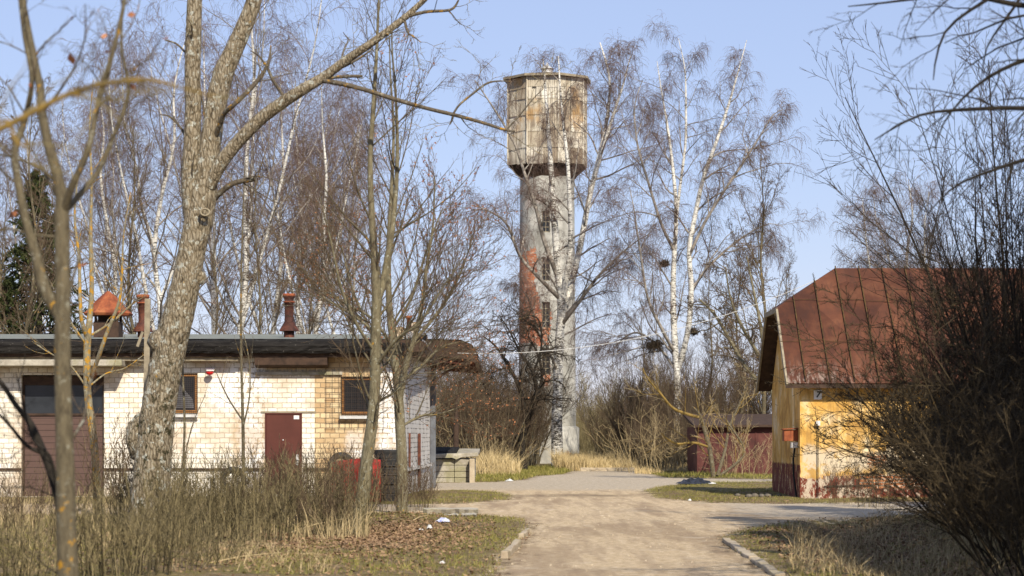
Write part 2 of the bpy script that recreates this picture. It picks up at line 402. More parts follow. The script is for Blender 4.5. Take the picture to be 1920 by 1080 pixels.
def rust(name, a, b, c, sc=3):
    n = NT(name); o = n.obj(); f = n.noise(o, sc, 6, 0.7); f2 = n.noise(n.map(o, (3, 3, 0.6)), sc * 1.5, 4)
    col = n.ramp(f, [(0.34, a), (0.5, b), (0.68, c)]); col = n.mix(n.math('MULTIPLY', n.ss(f2, 0.5, 0.7), 0.5), col, a)
    n.bump(f, 0.25, 0.01); return n.done(col, 0.75)
M['rust'] = rust('rusty_iron', (0.03, 0.014, 0.012), (0.085, 0.03, 0.02), (0.20, 0.065, 0.03))
M['rust_bright'] = rust('orange_rusty_iron', (0.12, 0.035, 0.018), (0.27, 0.075, 0.03), (0.36, 0.13, 0.05))
M['darkwood'] = plain('dark_old_wood', (0.075, 0.045, 0.03), (0.03, 0.02, 0.015), 6)
M['greywood'] = plain('weathered_wood', (0.34, 0.29, 0.2), (0.17, 0.14, 0.1), 7)
M['brownboard'] = None
def boards(name, a, b, h, axis=2):
    n = NT(name); o = n.obj(); c = n.sep(o)[axis]
    fr = n.math('FRACT', n.math('DIVIDE', c, h)); gap = n.math('SUBTRACT', 1.0, n.math('MULTIPLY', n.ss(fr, 0.0, 0.09), n.math('SUBTRACT', 1.0, n.ss(fr, 0.93, 1.0))))
    f = n.noise(n.map(o, (1, 1, 6) if axis == 2 else (6, 1, 1)), 3, 5)
    col = n.mix(gap, n.mix(f, a, b), tuple(x * 0.25 for x in a)); n.bump(gap, -0.8, 0.02) ; return n.done(col, 0.7)
M['brownboard'] = boards('brown_door_boards', (0.085, 0.05, 0.042), (0.13, 0.08, 0.065), 0.155)
M['door'] = plain('maroon_steel', (0.105, 0.034, 0.024), (0.08, 0.026, 0.019), 2, 0.45, 0.05)
M['orangewood'] = plain('orange_wood', (0.46, 0.22, 0.07), (0.30, 0.13, 0.04), 9)
M['zinc'] = plain('zinc_sheet', (0.62, 0.62, 0.60), (0.40, 0.38, 0.35), 5, 0.5)
M['glass'] = plain('dark_window_glass', (0.03, 0.034, 0.04), (0.015, 0.017, 0.02), 2, 0.12, 0)
M['curtain'] = plain('grey_curtain', (0.18, 0.18, 0.19), (0.08, 0.08, 0.09), 4, 0.9)
M['wire'] = plain('rusty_wire', (0.05, 0.035, 0.028), None, 20, 0.7, 0)
M['white'] = plain('white_paint', (0.78, 0.77, 0.74), (0.66, 0.64, 0.6), 6, 0.6, 0.05)
M['black'] = plain('black_paint', (0.015, 0.015, 0.015), None, 6, 0.6, 0)
M['red'] = rust('red_sheet', (0.16, 0.02, 0.016), (0.38, 0.03, 0.025), (0.44, 0.065, 0.045), 4)
M['lamp_red'] = plain('red_glass', (0.6, 0.02, 0.02), None, 8, 0.2, 0)
M['tyre'] = plain('tyre_rubber', (0.045, 0.043, 0.04), (0.018, 0.018, 0.018), 12, 0.75, 0.3)
def concrete(name, a, b, moss=0.0):
    n = NT(name); o = n.obj(); f = n.noise(o, 2.2, 8, 0.72); g2 = n.noise(o, 22, 4, 0.7)
    col = n.ramp(f, [(0.33, b), (0.62, a)]); col = n.mix(n.math('MULTIPLY', n.ss(g2, 0.5, 0.7), 0.3), col, tuple(x * 0.45 for x in b))
    if moss: col = n.mix(n.math('MULTIPLY', n.ss(n.noise(n.map(o, (1, 1, 1), (3, 1, 5)), 1.7, 5), 0.5, 0.66), moss), col, (0.20, 0.19, 0.06))
    n.bump(n.math('ADD', f, n.math('MULTIPLY', g2, 0.5)), 0.6, 0.03); return n.done(col, 0.92)
M['concrete'] = concrete('old_concrete', (0.46, 0.42, 0.34), (0.26, 0.23, 0.18), 0.5)
M['kerb'] = concrete('kerb_concrete', (0.52, 0.44, 0.32), (0.32, 0.25, 0.17), 0.2)
M['slate'] = plain('slate_grey_plaster', (0.16, 0.17, 0.19), (0.10, 0.105, 0.12), 4)
# yellow plaster
def yellow():
    n = NT('ochre_plaster'); o = n.obj(); x, y, z = n.sep(n.geo())
    f = n.noise(n.geo(), 1.3, 7, 0.68); g2 = n.noise(n.geo(), 9, 5, 0.7); st = n.noise(n.map(n.geo(), (3, 3, 0.35)), 2.2, 5)
    col = n.ramp(f, [(0.38, (0.43, 0.23, 0.055)), (0.45, (0.60, 0.34, 0.08)), (0.54, (0.69, 0.44, 0.145)), (0.63, (0.73, 0.59, 0.36))])
    col = n.mix(n.math('MULTIPLY', n.ss(st, 0.46, 0.60), 0.6), col, (0.33, 0.19, 0.06))
    # washed out belt above the plinth
    belt = n.math('MULTIPLY', n.band(n.math('ADD', z, n.math('MULTIPLY', n.math('SUBTRACT', f, 0.5), 1.4)), 0.68, 1.22, 0.16), n.ss(x, 7.1, 7.2))
    col = n.mix(n.math('MULTIPLY', n.math('MULTIPLY', belt, n.ss(n.noise(n.geo(), 3.3, 6, 0.75), 0.40, 0.50)), 0.9), col, (0.60, 0.51, 0.37))
    # fallen plaster: brick
    bc, fac = n.brick(n.comb(n.math('ADD', x, y), z, 0.0), (0.46, 0.15, 0.055), (0.56, 0.24, 0.10), (0.50, 0.42, 0.32), 0.26, 0.085, 0.012)
    wz = n.math('ADD', z, n.math('MULTIPLY', n.math('SUBTRACT', g2, 0.5), 0.5))
    b1 = n.math('MULTIPLY', n.band(wz, 0.85, 1.10, 0.03), n.band(n.math('ADD', x, n.math('MULTIPLY', n.math('SUBTRACT', f, 0.5), 0.8)), 8.75, 9.15, 0.04))
    b2 = n.math('MULTIPLY', n.band(wz, 0.28, 0.62, 0.03), n.band(n.math('ADD', x, n.math('MULTIPLY', f, 0.8)), 8.95, 12.6, 0.05))
    # maroon plinth paint, peeling; higher on the gable side
    gab = n.math('SUBTRACT', 1.0, n.ss(x, 7.09, 7.12))
    wob = n.math('ADD', z, n.math('MULTIPLY', n.math('SUBTRACT', n.noise(n.geo(), 4.5, 6, 0.75), 0.5), n.math('ADD', 0.75, n.math('MULTIPLY', gab, -0.5))))
    top = n.math('ADD', 0.56, n.math('MULTIPLY', gab, 0.30))
    pl = n.math('SUBTRACT', 1.0, n.ss(n.math('SUBTRACT', wob, top), -0.02, 0.02))
    pl = n.math('MULTIPLY', pl, n.ss(n.math('ADD', n.noise(n.map(n.geo(), (1, 1, 0.6)), 4.2, 7, 0.8), n.math('MULTIPLY', gab, 0.05)), 0.465, 0.51))
    lowb = n.math('SUBTRACT', 1.0, n.ss(wz, 0.26, 0.30))
    base = n.ramp(g2, [(0.3, (0.36, 0.28, 0.2)), (0.7, (0.6, 0.5, 0.38))])
    col = n.mix(n.math('MULTIPLY', n.math('SUBTRACT', 1.0, n.ss(wob, 0.52, 0.6)), n.math('SUBTRACT', 1.0, n.math('MULTIPLY', gab, 0.6))), col, base)
    col = n.mix(pl, col, n.mix(g2, (0.10, 0.022, 0.014), (0.20, 0.05, 0.028)))
    col = n.mix(n.math('MAXIMUM', b1, b2), col, bc)
    crack = n.voro(n.map(n.geo(), (1, 1, 1)), 0.9, 'DISTANCE_TO_EDGE')
    col = n.mix(n.math('MULTIPLY', n.math('SUBTRACT', 1.0, n.ss(crack, 0.0, 0.006)), n.ss(f, 0.5, 0.6)), col, (0.12, 0.08, 0.05))
    col = n.mix(n.math('MULTIPLY', n.ss(g2, 0.55, 0.8), 0.25), col, (0.3, 0.2, 0.1))
    n.bump(n.math('ADD', f, n.math('MULTIPLY', g2, 0.35)), 0.5, 0.03); return n.done(col, 0.9)
M['yellow'] = yellow()
M['stone'] = plain('dirty_stone', (0.16, 0.14, 0.11), (0.07, 0.06, 0.05), 9)
def tinroof():
    n = NT('rust_painted_tin'); o = n.geo(); f = n.noise(o, 1.0, 6, 0.65); st = n.noise(n.map(o, (2.4, 0.6, 0.6)), 3, 6, 0.7); z = n.sep(o)[2]
    x = n.sep(o)[0]
    col = n.ramp(f, [(0.38, (0.050, 0.019, 0.011)), (0.5, (0.085, 0.030, 0.015)), (0.62, (0.13, 0.052, 0.025))])
    col = n.mix(n.math('MULTIPLY', n.ss(st, 0.5, 0.62), 0.6), col, (0.045, 0.02, 0.013))
    wear = n.math('MULTIPLY', n.math('SUBTRACT', 1.0, n.ss(z, 2.85, 3.55)), n.math('SUBTRACT', 1.0, n.ss(x, 7.2, 9.6)))
    wear = n.math('MULTIPLY', wear, n.ss(n.noise(n.map(o, (5, 1, 1)), 3, 6, 0.8), 0.48, 0.62))
    col = n.mix(n.math('MULTIPLY', wear, 0.75), col, (0.42, 0.35, 0.29))
    cell = n.voro(n.map(o, (1.3, 0.01, 0.9)), 1.0, 'F1', 'Color')
    col = n.mix(0.22, col, n.mix(n.sep(cell)[0], (0.03, 0.01, 0.007), (0.26, 0.10, 0.055)))
    n.bump(f, 0.4, 0.03); return n.done(col, 0.68, spec=0.2)
M['tin'] = tinroof()
M['seam'] = plain('mossy_seam', (0.10, 0.06, 0.02), (0.025, 0.012, 0.008), 5)
# tower
def shaftm():
    n = NT('grey_plaster_over_brick'); o = n.obj(); x, y, z = n.sep(o)
    ang = n.math('ARCTAN2', x, n.math('MULTIPLY', y, -1.0)); u = n.math('MULTIPLY', ang, 1.58)
    uv = n.comb(u, z, 0.0)
    f = n.noise(uv, 0.7, 7, 0.7); g2 = n.noise(uv, 5.0, 6, 0.72); st = n.noise(n.map(uv, (2.5, 0.22, 1)), 1.4, 5)
    col = n.ramp(f, [(0.33, (0.24, 0.23, 0.20)), (0.5, (0.39, 0.38, 0.34)), (0.66, (0.56, 0.54, 0.48))])
    col = n.mix(n.math('MULTIPLY', n.ss(st, 0.5, 0.7), 0.45), col, (0.20, 0.19, 0.17))
    col = n.mix(n.math('MULTIPLY', n.ss(g2, 0.6, 0.68), 0.4), col, (0.60, 0.56, 0.50))
    bc, fac = n.brick(uv, (0.38, 0.085, 0.035), (0.58, 0.21, 0.09), (0.36, 0.27, 0.20), 0.26, 0.09, 0.012)
    bc = n.mix(n.ss(n.noise(uv, 5, 6, 0.85), 0.54, 0.60), bc, (0.62, 0.55, 0.46))
    dist = n.math('ADD', n.math('MULTIPLY', n.math('SUBTRACT', g2, 0.5), 0.9), n.math('MULTIPLY', n.math('SUBTRACT', f, 0.5), 1.3))
    ud = n.math('ADD', u, dist); zd = n.math('ADD', z, n.math('MULTIPLY', dist, 1.4))
    lim = n.math('SUBTRACT', -0.55, n.math('MULTIPLY', n.math('SUBTRACT', z, 9.4), 0.10))
    m1 = n.math('MULTIPLY', n.math('SUBTRACT', 1.0, n.ss(n.math('SUBTRACT', ud, lim), -0.02, 0.04)), n.band(zd, 6.9, 11.6, 0.03))
    m2 = n.rect(ud, zd, -2.6, 0.12, 6.4, 8.1, 0.03)
    m3 = n.rect(ud, zd, -2.4, -1.0, 0.2, 2.1, 0.03)
    m4 = n.rect(ud, zd, 0.6, 2.6, -1.0, 0.45, 0.04)
    m5 = n.rect(ud, zd, -0.25, 0.15, 4.2, 5.4, 0.04)
    m6 = n.rect(ud, zd, -1.4, -0.2, 14.0, 14.7, 0.04)
    msk = n.math('MAXIMUM', n.math('MAXIMUM', n.math('MAXIMUM', m1, m2), n.math('MAXIMUM', m3, m4)), n.math('MAXIMUM', m5, n.math('MULTIPLY', m6, 0.35)))
    edge = n.math('MULTIPLY', msk, n.math('SUBTRACT', 1.0, msk))
    col = n.mix(msk, col, bc); col = n.mix(n.math('MULTIPLY', edge, 2.0), col, (0.62, 0.60, 0.55))
    h = n.math('ADD', n.math('MULTIPLY', msk, -1.5), n.math('ADD', n.math('MULTIPLY', n.math('MULTIPLY', fac, msk), -0.6), n.math('MULTIPLY', g2, 0.4)))
    n.bump(h, 0.7, 0.04); return n.done(col, 0.92)
M['shaft'] = shaftm()
def cladm():
    n = NT('stained_fibre_cement'); o = n.obj(); x, y, z = n.sep(o)
    f = n.noise(o, 0.9, 6, 0.65); st = n.noise(n.map(o, (3.2, 3.2, 0.35)), 1.6, 6, 0.7); isl = n.island()
    col = n.ramp(n.math('ADD', n.math('MULTIPLY', f, 0.6), n.math('MULTIPLY', isl, 0.4)), [(0.3, (0.34, 0.28, 0.20)), (0.5, (0.52, 0.465, 0.36)), (0.7, (0.68, 0.64, 0.54))])
    col = n.mix(n.math('MULTIPLY', n.ss(st, 0.46, 0.60), 0.75), col, (0.17, 0.125, 0.085))
    och = n.math('MULTIPLY', n.ss(n.noise(n.map(o, (1, 1, 0.8), (5, 3, 2)), 0.8, 4), 0.52, 0.64), n.ss(z, 17.2, 18.8))
    col = n.mix(n.math('MULTIPLY', och, 0.55), col, (0.44, 0.24, 0.06))
    low = n.math('MULTIPLY', n.math('SUBTRACT', 1.0, n.ss(z, 16.3, 17.0)), n.ss(f, 0.35, 0.6))
    col = n.mix(n.math('MULTIPLY', low, 0.8), col, (0.13, 0.09, 0.065))
    n.bump(st, 0.3, 0.02); return n.done(col, 0.9)
M['clad'] = cladm()
M['maroonwall'] = rust('faded_maroon_steel', (0.05, 0.02, 0.017), (0.10, 0.032, 0.027), (0.15, 0.06, 0.045), 1.2)

# ---------------------------------------------------------------- ground, road
def poly(px): return np.array([G(a, b) for a, b in px])
main = np.array([(-0.6, -20), (-0.6, 10)] + [G(*p) for p in [(925, 1079), (948, 1045), (985, 1003), (1000, 985), (975, 973), (905, 966), (780, 962), (500, 966), (200, 968), (-200, 968), (-200, 944), (500, 946), (780, 946), (870, 944), (950, 938), (968, 930), (930, 922), (820, 920), (700, 921),
    (560, 921), (560, 906), (800, 906), (930, 904), (985, 900), (1010, 893), (1062, 889), (1215, 888), (1245, 896), (1440, 899), (1800, 899), (1800, 904), (1440, 905), (1300, 906), (1235, 913), (1205, 922), (1230, 934), (1330, 943), (1460, 945), (1700, 941), (2100, 938),
    (2100, 962), (1920, 965), (1700, 967), (1500, 976), (1400, 992), (1345, 1008), (1385, 1036), (1425, 1062), (1452, 1079)]] + [(3.25, 10), (3.25, -20)])
spur = poly([(1060, 890), (1075, 884), (1095, 880), (1180, 880), (1225, 888)])
def sdf(poly_, pts):
    a = poly_; b = np.roll(poly_, -1, 0); d2 = np.full(len(pts), 1e18); ins = np.zeros(len(pts), bool)
    for p, q in zip(a, b):
        e = q - p; t = np.clip(((pts - p) @ e) / max(e @ e, 1e-9), 0, 1); dd = pts - (p + t[:, None] * e); d2 = np.minimum(d2, (dd ** 2).sum(1))
        c = ((p[1] > pts[:, 1]) != (q[1] > pts[:, 1])); xi = p[0] + (pts[:, 1] - p[1]) * (q[0] - p[0]) / (q[1] - p[1] if q[1] != p[1] else 1e-9)
        ins ^= c & (pts[:, 0] < xi)
    return np.sqrt(d2) * np.where(ins, 1, -1)
def roadsd(pts): return np.maximum(sdf(main, pts), sdf(spur, pts))
_ph = rng.random((24, 4)) * 6.28; _fr = rng.normal(size=(24, 2))
def lump(x, y):
    s = 0
    for i in range(24):
        k = 0.35 * 1.22 ** (i % 12); s = s + np.sin(_fr[i, 0] * k * x * 2 + _fr[i, 1] * k * y * 2 + _ph[i, 0]) / (1 + k * 1.5)
    return s / 9
def gh(x, y, sd=None):
    x = np.asarray(x, float); y = np.asarray(y, float)
    if sd is None: sd = roadsd(np.stack([x.ravel(), y.ravel()], 1)).reshape(x.shape)
    off = np.clip(-sd / 1.2, 0, 1)
    h = off * (0.05 + 0.10 * lump(x, y) + 0.03 * lump(x * 5, y * 5))
    # drainage dip on the right of the road
    t = np.clip((y - 27) / 18, 0, 1.5); cx = 4.9 + t * 1.0
    dip = np.exp(-((x - cx) / 0.75) ** 2) * np.clip((y - 20) / 8, 0, 1) * np.clip((48 - y) / 5, 0, 1)
    h = h - off * 0.38 * dip
    return h + np.clip(sd, 0, .5) * 0.02 + 0.012 * lump(x * 1.5, y * 1.5) * np.clip(sd, 0, 1)
def axis(segs):
    out = [segs[0][0]]
    for a, b, st in segs:
        n = max(1, int(round((b - a) / st))); out += list(a + (b - a) * (np.arange(n) + 1) / n)
    return np.array(out)
gx = axis([(-900, -120, 90), (-120, -20, 8), (-20, -9, 0.6), (-9, 9, 0.11), (9, 20, 0.6), (20, 120, 8), (120, 900, 90)])
gy = axis([(-60, 0, 6), (0, 24, 0.6), (24, 56, 0.13), (56, 110, 0.3), (110, 170, 3), (170, 1900, 120)])
XX, YY = np.meshgrid(gx, gy, indexing='xy'); pts = np.stack([XX.ravel(), YY.ravel()], 1)
SD = roadsd(pts); ZZ = gh(pts[:, 0], pts[:, 1], SD)
far = np.clip((pts[:, 1] - 110) / 30, 0, 1); ZZ = ZZ * (1 - far)
gv = np.column_stack([pts, ZZ])
nx, ny = len(gx), len(gy)
ii, jj = np.meshgrid(np.arange(nx - 1), np.arange(ny - 1), indexing='xy'); b0 = (jj * nx + ii).ravel()
gq = np.stack([b0, b0 + 1, b0 + 1 + nx, b0 + nx], 1)
fsd = SD[gq].mean(1)
def groundm():
    n = NT('earth_and_grit'); g = n.geo(); x, y, z = n.sep(g); at = n.sep(n.attr('zone'))
    sd = n.math('MULTIPLY', n.math('SUBTRACT', at[0], 0.5), 4.0)
    f = n.noise(g, 0.9, 7, 0.68); g2 = n.noise(g, 7, 6, 0.75); g3 = n.noise(g, 38, 4, 0.8); trk = n.noise(n.map(g, (2.2, 0.16, 1)), 1.5, 5)
    road = n.ss(n.math('ADD', sd, n.math('MULTIPLY', n.math('SUBTRACT', n.math('ADD', n.math('MULTIPLY', f, 0.5), n.math('MULTIPLY', g2, 0.5)), 0.5), 3.4)), -0.18, 0.18)
    dirt = n.ramp(g2, [(0.36, (0.34, 0.245, 0.14)), (0.5, (0.55, 0.42, 0.26)), (0.62, (0.68, 0.55, 0.375))])
    dirt = n.mix(n.math('MULTIPLY', n.ss(trk, 0.45, 0.62), 0.45), dirt, (0.30, 0.215, 0.14))
    dirt = n.mix(n.ss(g3, 0.66, 0.72), dirt, (0.62, 0.54, 0.44)); dirt = n.mix(n.math('MULTIPLY', n.ss(n.noise(g, 55, 3, 0.7), 0.62, 0.68), 0.7), dirt, (0.20, 0.14, 0.09))
    asp = n.ramp(g2, [(0.38, (0.33, 0.27, 0.19)), (0.62, (0.55, 0.465, 0.35))]); asp = n.mix(n.ss(g3, 0.6, 0.7), asp, (0.50, 0.46, 0.41))
    rut = n.ss(n.noise(n.map(g, (0.9, 0.12, 1), (3, 1, 0)), 1.0, 4, 0.6), 0.50, 0.62)
    dirt = n.mix(n.math('MULTIPLY', rut, 0.5), dirt, (0.24, 0.165, 0.10)); dirt = n.mix(n.math('MULTIPLY', n.ss(f, 0.58, 0.68), 0.5), dirt, (0.58, 0.49, 0.37))
    rc = n.mix(n.ss(n.math('ADD', at[1], n.math('MULTIPLY', n.math('SUBTRACT', f, 0.5), 2.0)), 0.2, 0.9), dirt, asp)
    road_shade = n.math('MULTIPLY', at[2], n.ss(n.math('ADD', n.math('MULTIPLY', g2, 0.5), n.math('MULTIPLY', f, 0.5)), 0.40, 0.58))
    rc = n.mix(n.math('MULTIPLY', road_shade, 0.9), rc, (0.11, 0.08, 0.05))  # dark streak: shadow across the road, painted into its colour
    soil = n.ramp(g2, [(0.38, (0.07, 0.045, 0.025)), (0.5, (0.18, 0.125, 0.065)), (0.62, (0.30, 0.22, 0.12))])
    moss = n.ramp(g3, [(0.3, (0.09, 0.085, 0.018)), (0.7, (0.25, 0.20, 0.055))])
    soil = n.mix(n.math('MULTIPLY', n.ss(f, 0.42, 0.6), 0.7), soil, moss)
    col = n.mix(road, soil, rc)
    n.bump(n.math('ADD', n.math('MULTIPLY', g2, 0.7), n.math('ADD', n.math('MULTIPLY', f, 1.2), n.math('MULTIPLY', g3, 0.4))), 0.8, 0.05); return n.done(col, 0.95)
M['ground'] = groundm()
def submesh(name, sel, kind):
    used = np.unique(gq[sel]); rem = np.zeros(len(gv), int); rem[used] = np.arange(len(used))
    me = mesh_np(name, [(gv[used], rem[gq[sel]], 0)], [M['ground']])
    c = np.zeros((len(used), 4), np.float32); c[:, 3] = 1
    c[:, 0] = np.clip(0.5 + SD[used] / 4, 0, 1)
    X_, Y_ = pts[used, 0], pts[used, 1]
    c[:, 1] = np.clip(np.clip((Y_ - 62) / 6, 0, 1) + ((Y_ > 44) & (X_ > 3.6)) * 1.0 * np.clip((X_ - 3.6) / 2, 0, 1), 0, 1)
    shade_mask = np.exp(-(((X_ - XA(1075, 59.5)) / 1.7) ** 2 + ((Y_ - 59.5) / 1.5) ** 2) ** 2)  # where the painted road shadow lies
    c[:, 2] = np.clip(shade_mask, 0, 1)
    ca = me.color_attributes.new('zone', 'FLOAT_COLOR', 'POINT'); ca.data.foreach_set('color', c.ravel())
    tag(link(name, me), kind=kind)
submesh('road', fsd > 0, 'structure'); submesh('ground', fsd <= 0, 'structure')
def GZ(x, y): return float(gh(np.array([x]), np.array([y]))[0])

# ================================================================ brick garage on the left
D0 = 57.0
X = lambda px, D=57.0: XA(px, D)
Z = lambda py, D=57.0: ZA(py, D)
XR = X(757); XL = X(-170); HT = 3.70
g_root = thing('garage_building', 'long pale brick garage with flat black felt roof and maroon door, left of the road', 'building', (XR, 57, 0))
def lb(mb, name, mats, parent=None, bevel=0, root=g_root, fix=True):
    """build a world-space mesh as a child of root"""
    l = root.location; mb.v = [(p[0] - l[0], p[1] - l[1], p[2] - l[2]) for p in mb.v]
    o = mb.build(name, mats, parent or root, None, bevel, fix); return o
holes = [(X(40) - XL, X(195) - XL, 0.05, Z(703)), (X(497) - XL, X(566) - XL, 0.12, Z(775)), (X(292) - XL, X(370) - XL, Z(775), Z(700)), (X(640) - XL, X(706) - XL, Z(778), Z(707))]
m = MB(); wall_mb(m, (XL, 57, -0.3), (1, 0, 0), (0, -1, 0), XR - XL, HT + 0.3, [(h[0], h[1], h[2] + .3, h[3] + .3) for h in holes], 0.25)
sx, sy = X(806, 68), 68.0
du = Vector((sx - XR, sy - 57, 0)); Ls = du.length; du.normalize()
wall_mb(m, (XR, 57, -0.3), du, (du.y, -du.x, 0), Ls, HT + 0.9, [], 0.2)
m.box(XL, sx - 0.02, 67.8, 68, -0.3, HT + 0.6); m.box(XL, XL + .2, 57.26, 67.8, -.3, HT + .3)
lb(m, 'wall', M['silicate'])
for a_, b_ in ((X(195), X(494)), (X(569), XR + .04), (XL, X(40))): lb(MB().box(a_, b_, 56.955, 56.998, Z(882), Z(878)), 'plinth_ledge', M['darkwood'])
m = MB(); m.bar((XR + 0.03, 57, Z(881)), (sx + 0.03, 68, Z(881)), 0.09, 0.09); lb(m, 'plinth_ledge', M['silicate'])
m = MB(); m.box(X(478), X(642), 56.94, 56.997, Z(703), Z(697)); lb(m, 'lintel', M['concrete'])
# garage door
gd = lb(MB().box(X(42), X(193), 57.16, 57.24, 0.06, Z(776)), 'garage_door', M['brownboard'])
m = MB()
for a, b in ((42, 110), (114, 193)): m.box(X(a), X(b), 57.17, 57.2, Z(775), Z(720))
lb(m, 'pane', M['glass'], gd)
m = MB()
for a in (40, 110, 191): m.box(X(a), X(a + 4), 57.12, 57.158, 0.06, Z(705))
m.box(X(44), X(191), 57.12, 57.157, Z(722), Z(705)); m.box(X(44), X(191), 57.12, 57.157, Z(779), Z(775)); lb(m, 'door_frame', M['darkwood'], gd)
m = MB(); m.box(XL - .3, X(238), 56.22, 56.97, Z(686, 56.2), Z(674, 56.2)); lb(m, 'canopy_slab', M['concrete'], bevel=.02)
# maroon door
dr = lb(MB().box(X(499), X(564.5), 56.985, 57.03, 0.12, Z(777)), 'door', M['door'], bevel=.012)
m = MB(); m.box(X(497), X(499), 56.97, 57.1, 0.12, Z(775)); m.box(X(564.5), X(566.5), 56.97, 57.1, 0.12, Z(775)); m.box(X(497), X(566.5), 56.968, 57.1, Z(777), Z(774.5)); lb(m, 'door_frame', M['door'], dr)
lb(MB().box(X(551), X(561), 56.976, 56.984, Z(786), Z(779)), 'notice', M['white'], dr)
m = MB(); m.box(X(555), X(560), 56.955, 56.984, Z(872), Z(852)); m.bar((X(556), 56.93, Z(861)), (X(562), 56.93, Z(862)), .025); m.bar((X(557), 56.985, Z(861)), (X(557), 56.93, Z(861)), .022); lb(m, 'handle', M['zinc'], dr)
m = MB(); m.lathe([(0.001, 0), (0.018, 0), (0.018, .01), (.001, .01)], 12, (0, 0, 0)); m.v = [(X(531) + p[0], 56.985 - p[2], Z(825) + p[1]) for p in m.v]; lb(m, 'peephole', M['zinc'], dr)
lb(MB().box(X(494), X(569), 56.8, 57.2, -.1, .11), 'door_step', M['concrete'])
lb(MB().box(X(489), X(592), 56.975, 56.999, Z(774), Z(771)), 'door_lintel', M['greywood'])
# windows
def window(x0, x1, ztop, zbot, gx0, gx1, gt, gb, big):
    wv = MB(); t = .055
    wv.box(x0, x0 + t, 57.06, 57.13, zbot, ztop); wv.box(x1 - t, x1, 57.06, 57.13, zbot, ztop)
    wv.box(x0 + t, x1 - t, 57.06, 57.13, zbot, zbot + t * 1.2); wv.box(x0 + t, x1 - t, 57.06, 57.13, ztop - t, ztop)
    wo = lb(wv, 'window', M['orangewood'])
    pn = MB(); pn.box(x0 + t, x1 - t, 57.09, 57.1, zbot + t, ztop - t); lb(pn, 'pane', M['glass'], wo)
    if big:
        c = MB(); c.add([(x0 + .1, 57.085, zbot + .12), (x1 - .08, 57.085, zbot + .12), (x1 - .12, 57.085, zbot + .35), (x1 - .45, 57.085, ztop - .25), (x0 + .1, 57.085, ztop - .1)], [(0, 1, 2, 3, 4)]); lb(c, 'curtain', M['curtain'], wo, fix=False)
    s_ = MB(); s_.prism([(56.86, zbot - .075), (57.05, zbot - .03), (57.05, zbot - .012), (56.85, zbot - .055), (56.85, zbot - .11), (56.86, zbot - .11)], 'x', x0 - .04, x1 + .04); lb(s_, 'sill', M['zinc'], wo)
    s_ = MB(); s_.box(x0 - .03, x1 + .03, 56.93, 56.999, zbot - .17, zbot - .115); lb(s_, 'sill_brick', M['silicate'], wo)
    gr = MB(); zz = gb
    nx_ = int((gx1 - gx0) / .048); nz_ = int((gt - gb) / .048)
    for i in range(nx_ + 1): gr.bar((gx0 + (gx1 - gx0) * i / nx_, 56.95, gb), (gx0 + (gx1 - gx0) * i / nx_, 56.95, gt), .007)
    for i in range(nz_ + 1): gr.bar((gx0, 56.957, gb + (gt - gb) * i / nz_), (gx1, 56.957, gb + (gt - gb) * i / nz_), .007)
    lb(gr, 'wire_grille', M['wire'], wo, fix=False)
    return wo
window(X(293), X(369), Z(701), Z(774), X(294), X(371), Z(700), Z(776), True)
window(X(641), X(705), Z(708), Z(777), X(640), X(708), Z(706), Z(779), False)
m = MB()
for i in range(10): m.bar((X(612 + i * 12), 56.93, Z(805)), (X(612 + i * 12), 56.93, Z(692)), .007)
for i in range(11): m.bar((X(610), 56.935, Z(692 + i * 11)), (X(722), 56.935, Z(692 + i * 11)), .007)
lb(m, 'outer_grille', M['wire'], fix=False)
# roof
def rough_profile(prof, x0, x1, n, amp):
    mb = MB(); k = len(prof); v = []
    for i in range(n + 1):
        x = x0 + (x1 - x0) * i / n
        for (y, z) in prof: v.append((x, y + random.uniform(-amp, amp), z + random.uniform(-amp, amp)))
    f = [(i * k + j, i * k + (j + 1) % k, (i + 1) * k + (j + 1) % k, (i + 1) * k + j) for i in range(n) for j in range(k)] + [tuple(range(k)), tuple(n * k + j for j in range(k - 1, -1, -1))]
    return mb.add(v, f)
rt = rough_profile([(56.50, 3.66), (56.44, 3.62), (56.40, 3.68), (56.40, 3.74), (56.385, 3.80), (56.40, 3.86), (56.45, 3.92), (56.56, 3.965), (68.3, 4.60), (68.3, 4.40), (66, 3.9)], XL - .3, X(770), 90, 0.012)
roof = lb(rt, 'roof', M['felt'])
m = MB(); v = []; n_ = 60
for i in range(n_ + 1):
    x = XL - .3 + (X(765) - XL + .3) * i / n_; j = random.uniform(0, .25)
    v += [(x, 56.62 + j, 3.972 + j * .054 + .012), (x, 68.28, 4.615)]
f = [(2 * i, 2 * i + 2, 2 * i + 3, 2 * i + 1) for i in range(n_)]
m.add(v, f); lb(m, 'felt_sheet', M['felt_top'], roof)
m = MB(); m.box(XL, X(800), 56.55, 56.6, 3.53, 3.62); m.box(XL, X(800), 56.6, 56.97, 3.59, 3.63); lb(m, 'eave_board', M['darkwood'], roof)
m = MB(); m.box(XL, X(450), 56.63, 56.66, 3.44, 3.53); lb(m, 'trim_board', M['greywood'], roof)
# dark metal awning strip above the door
m = MB(); m.prism([(56.62, Z(664)), (56.96, Z(668)), (56.96, Z(690)), (56.9, Z(690)), (56.58, Z(684, 56.6)), (56.56, Z(664))], 'x', X(481), X(616)); lb(m, 'metal_awning', M['darkwood'])
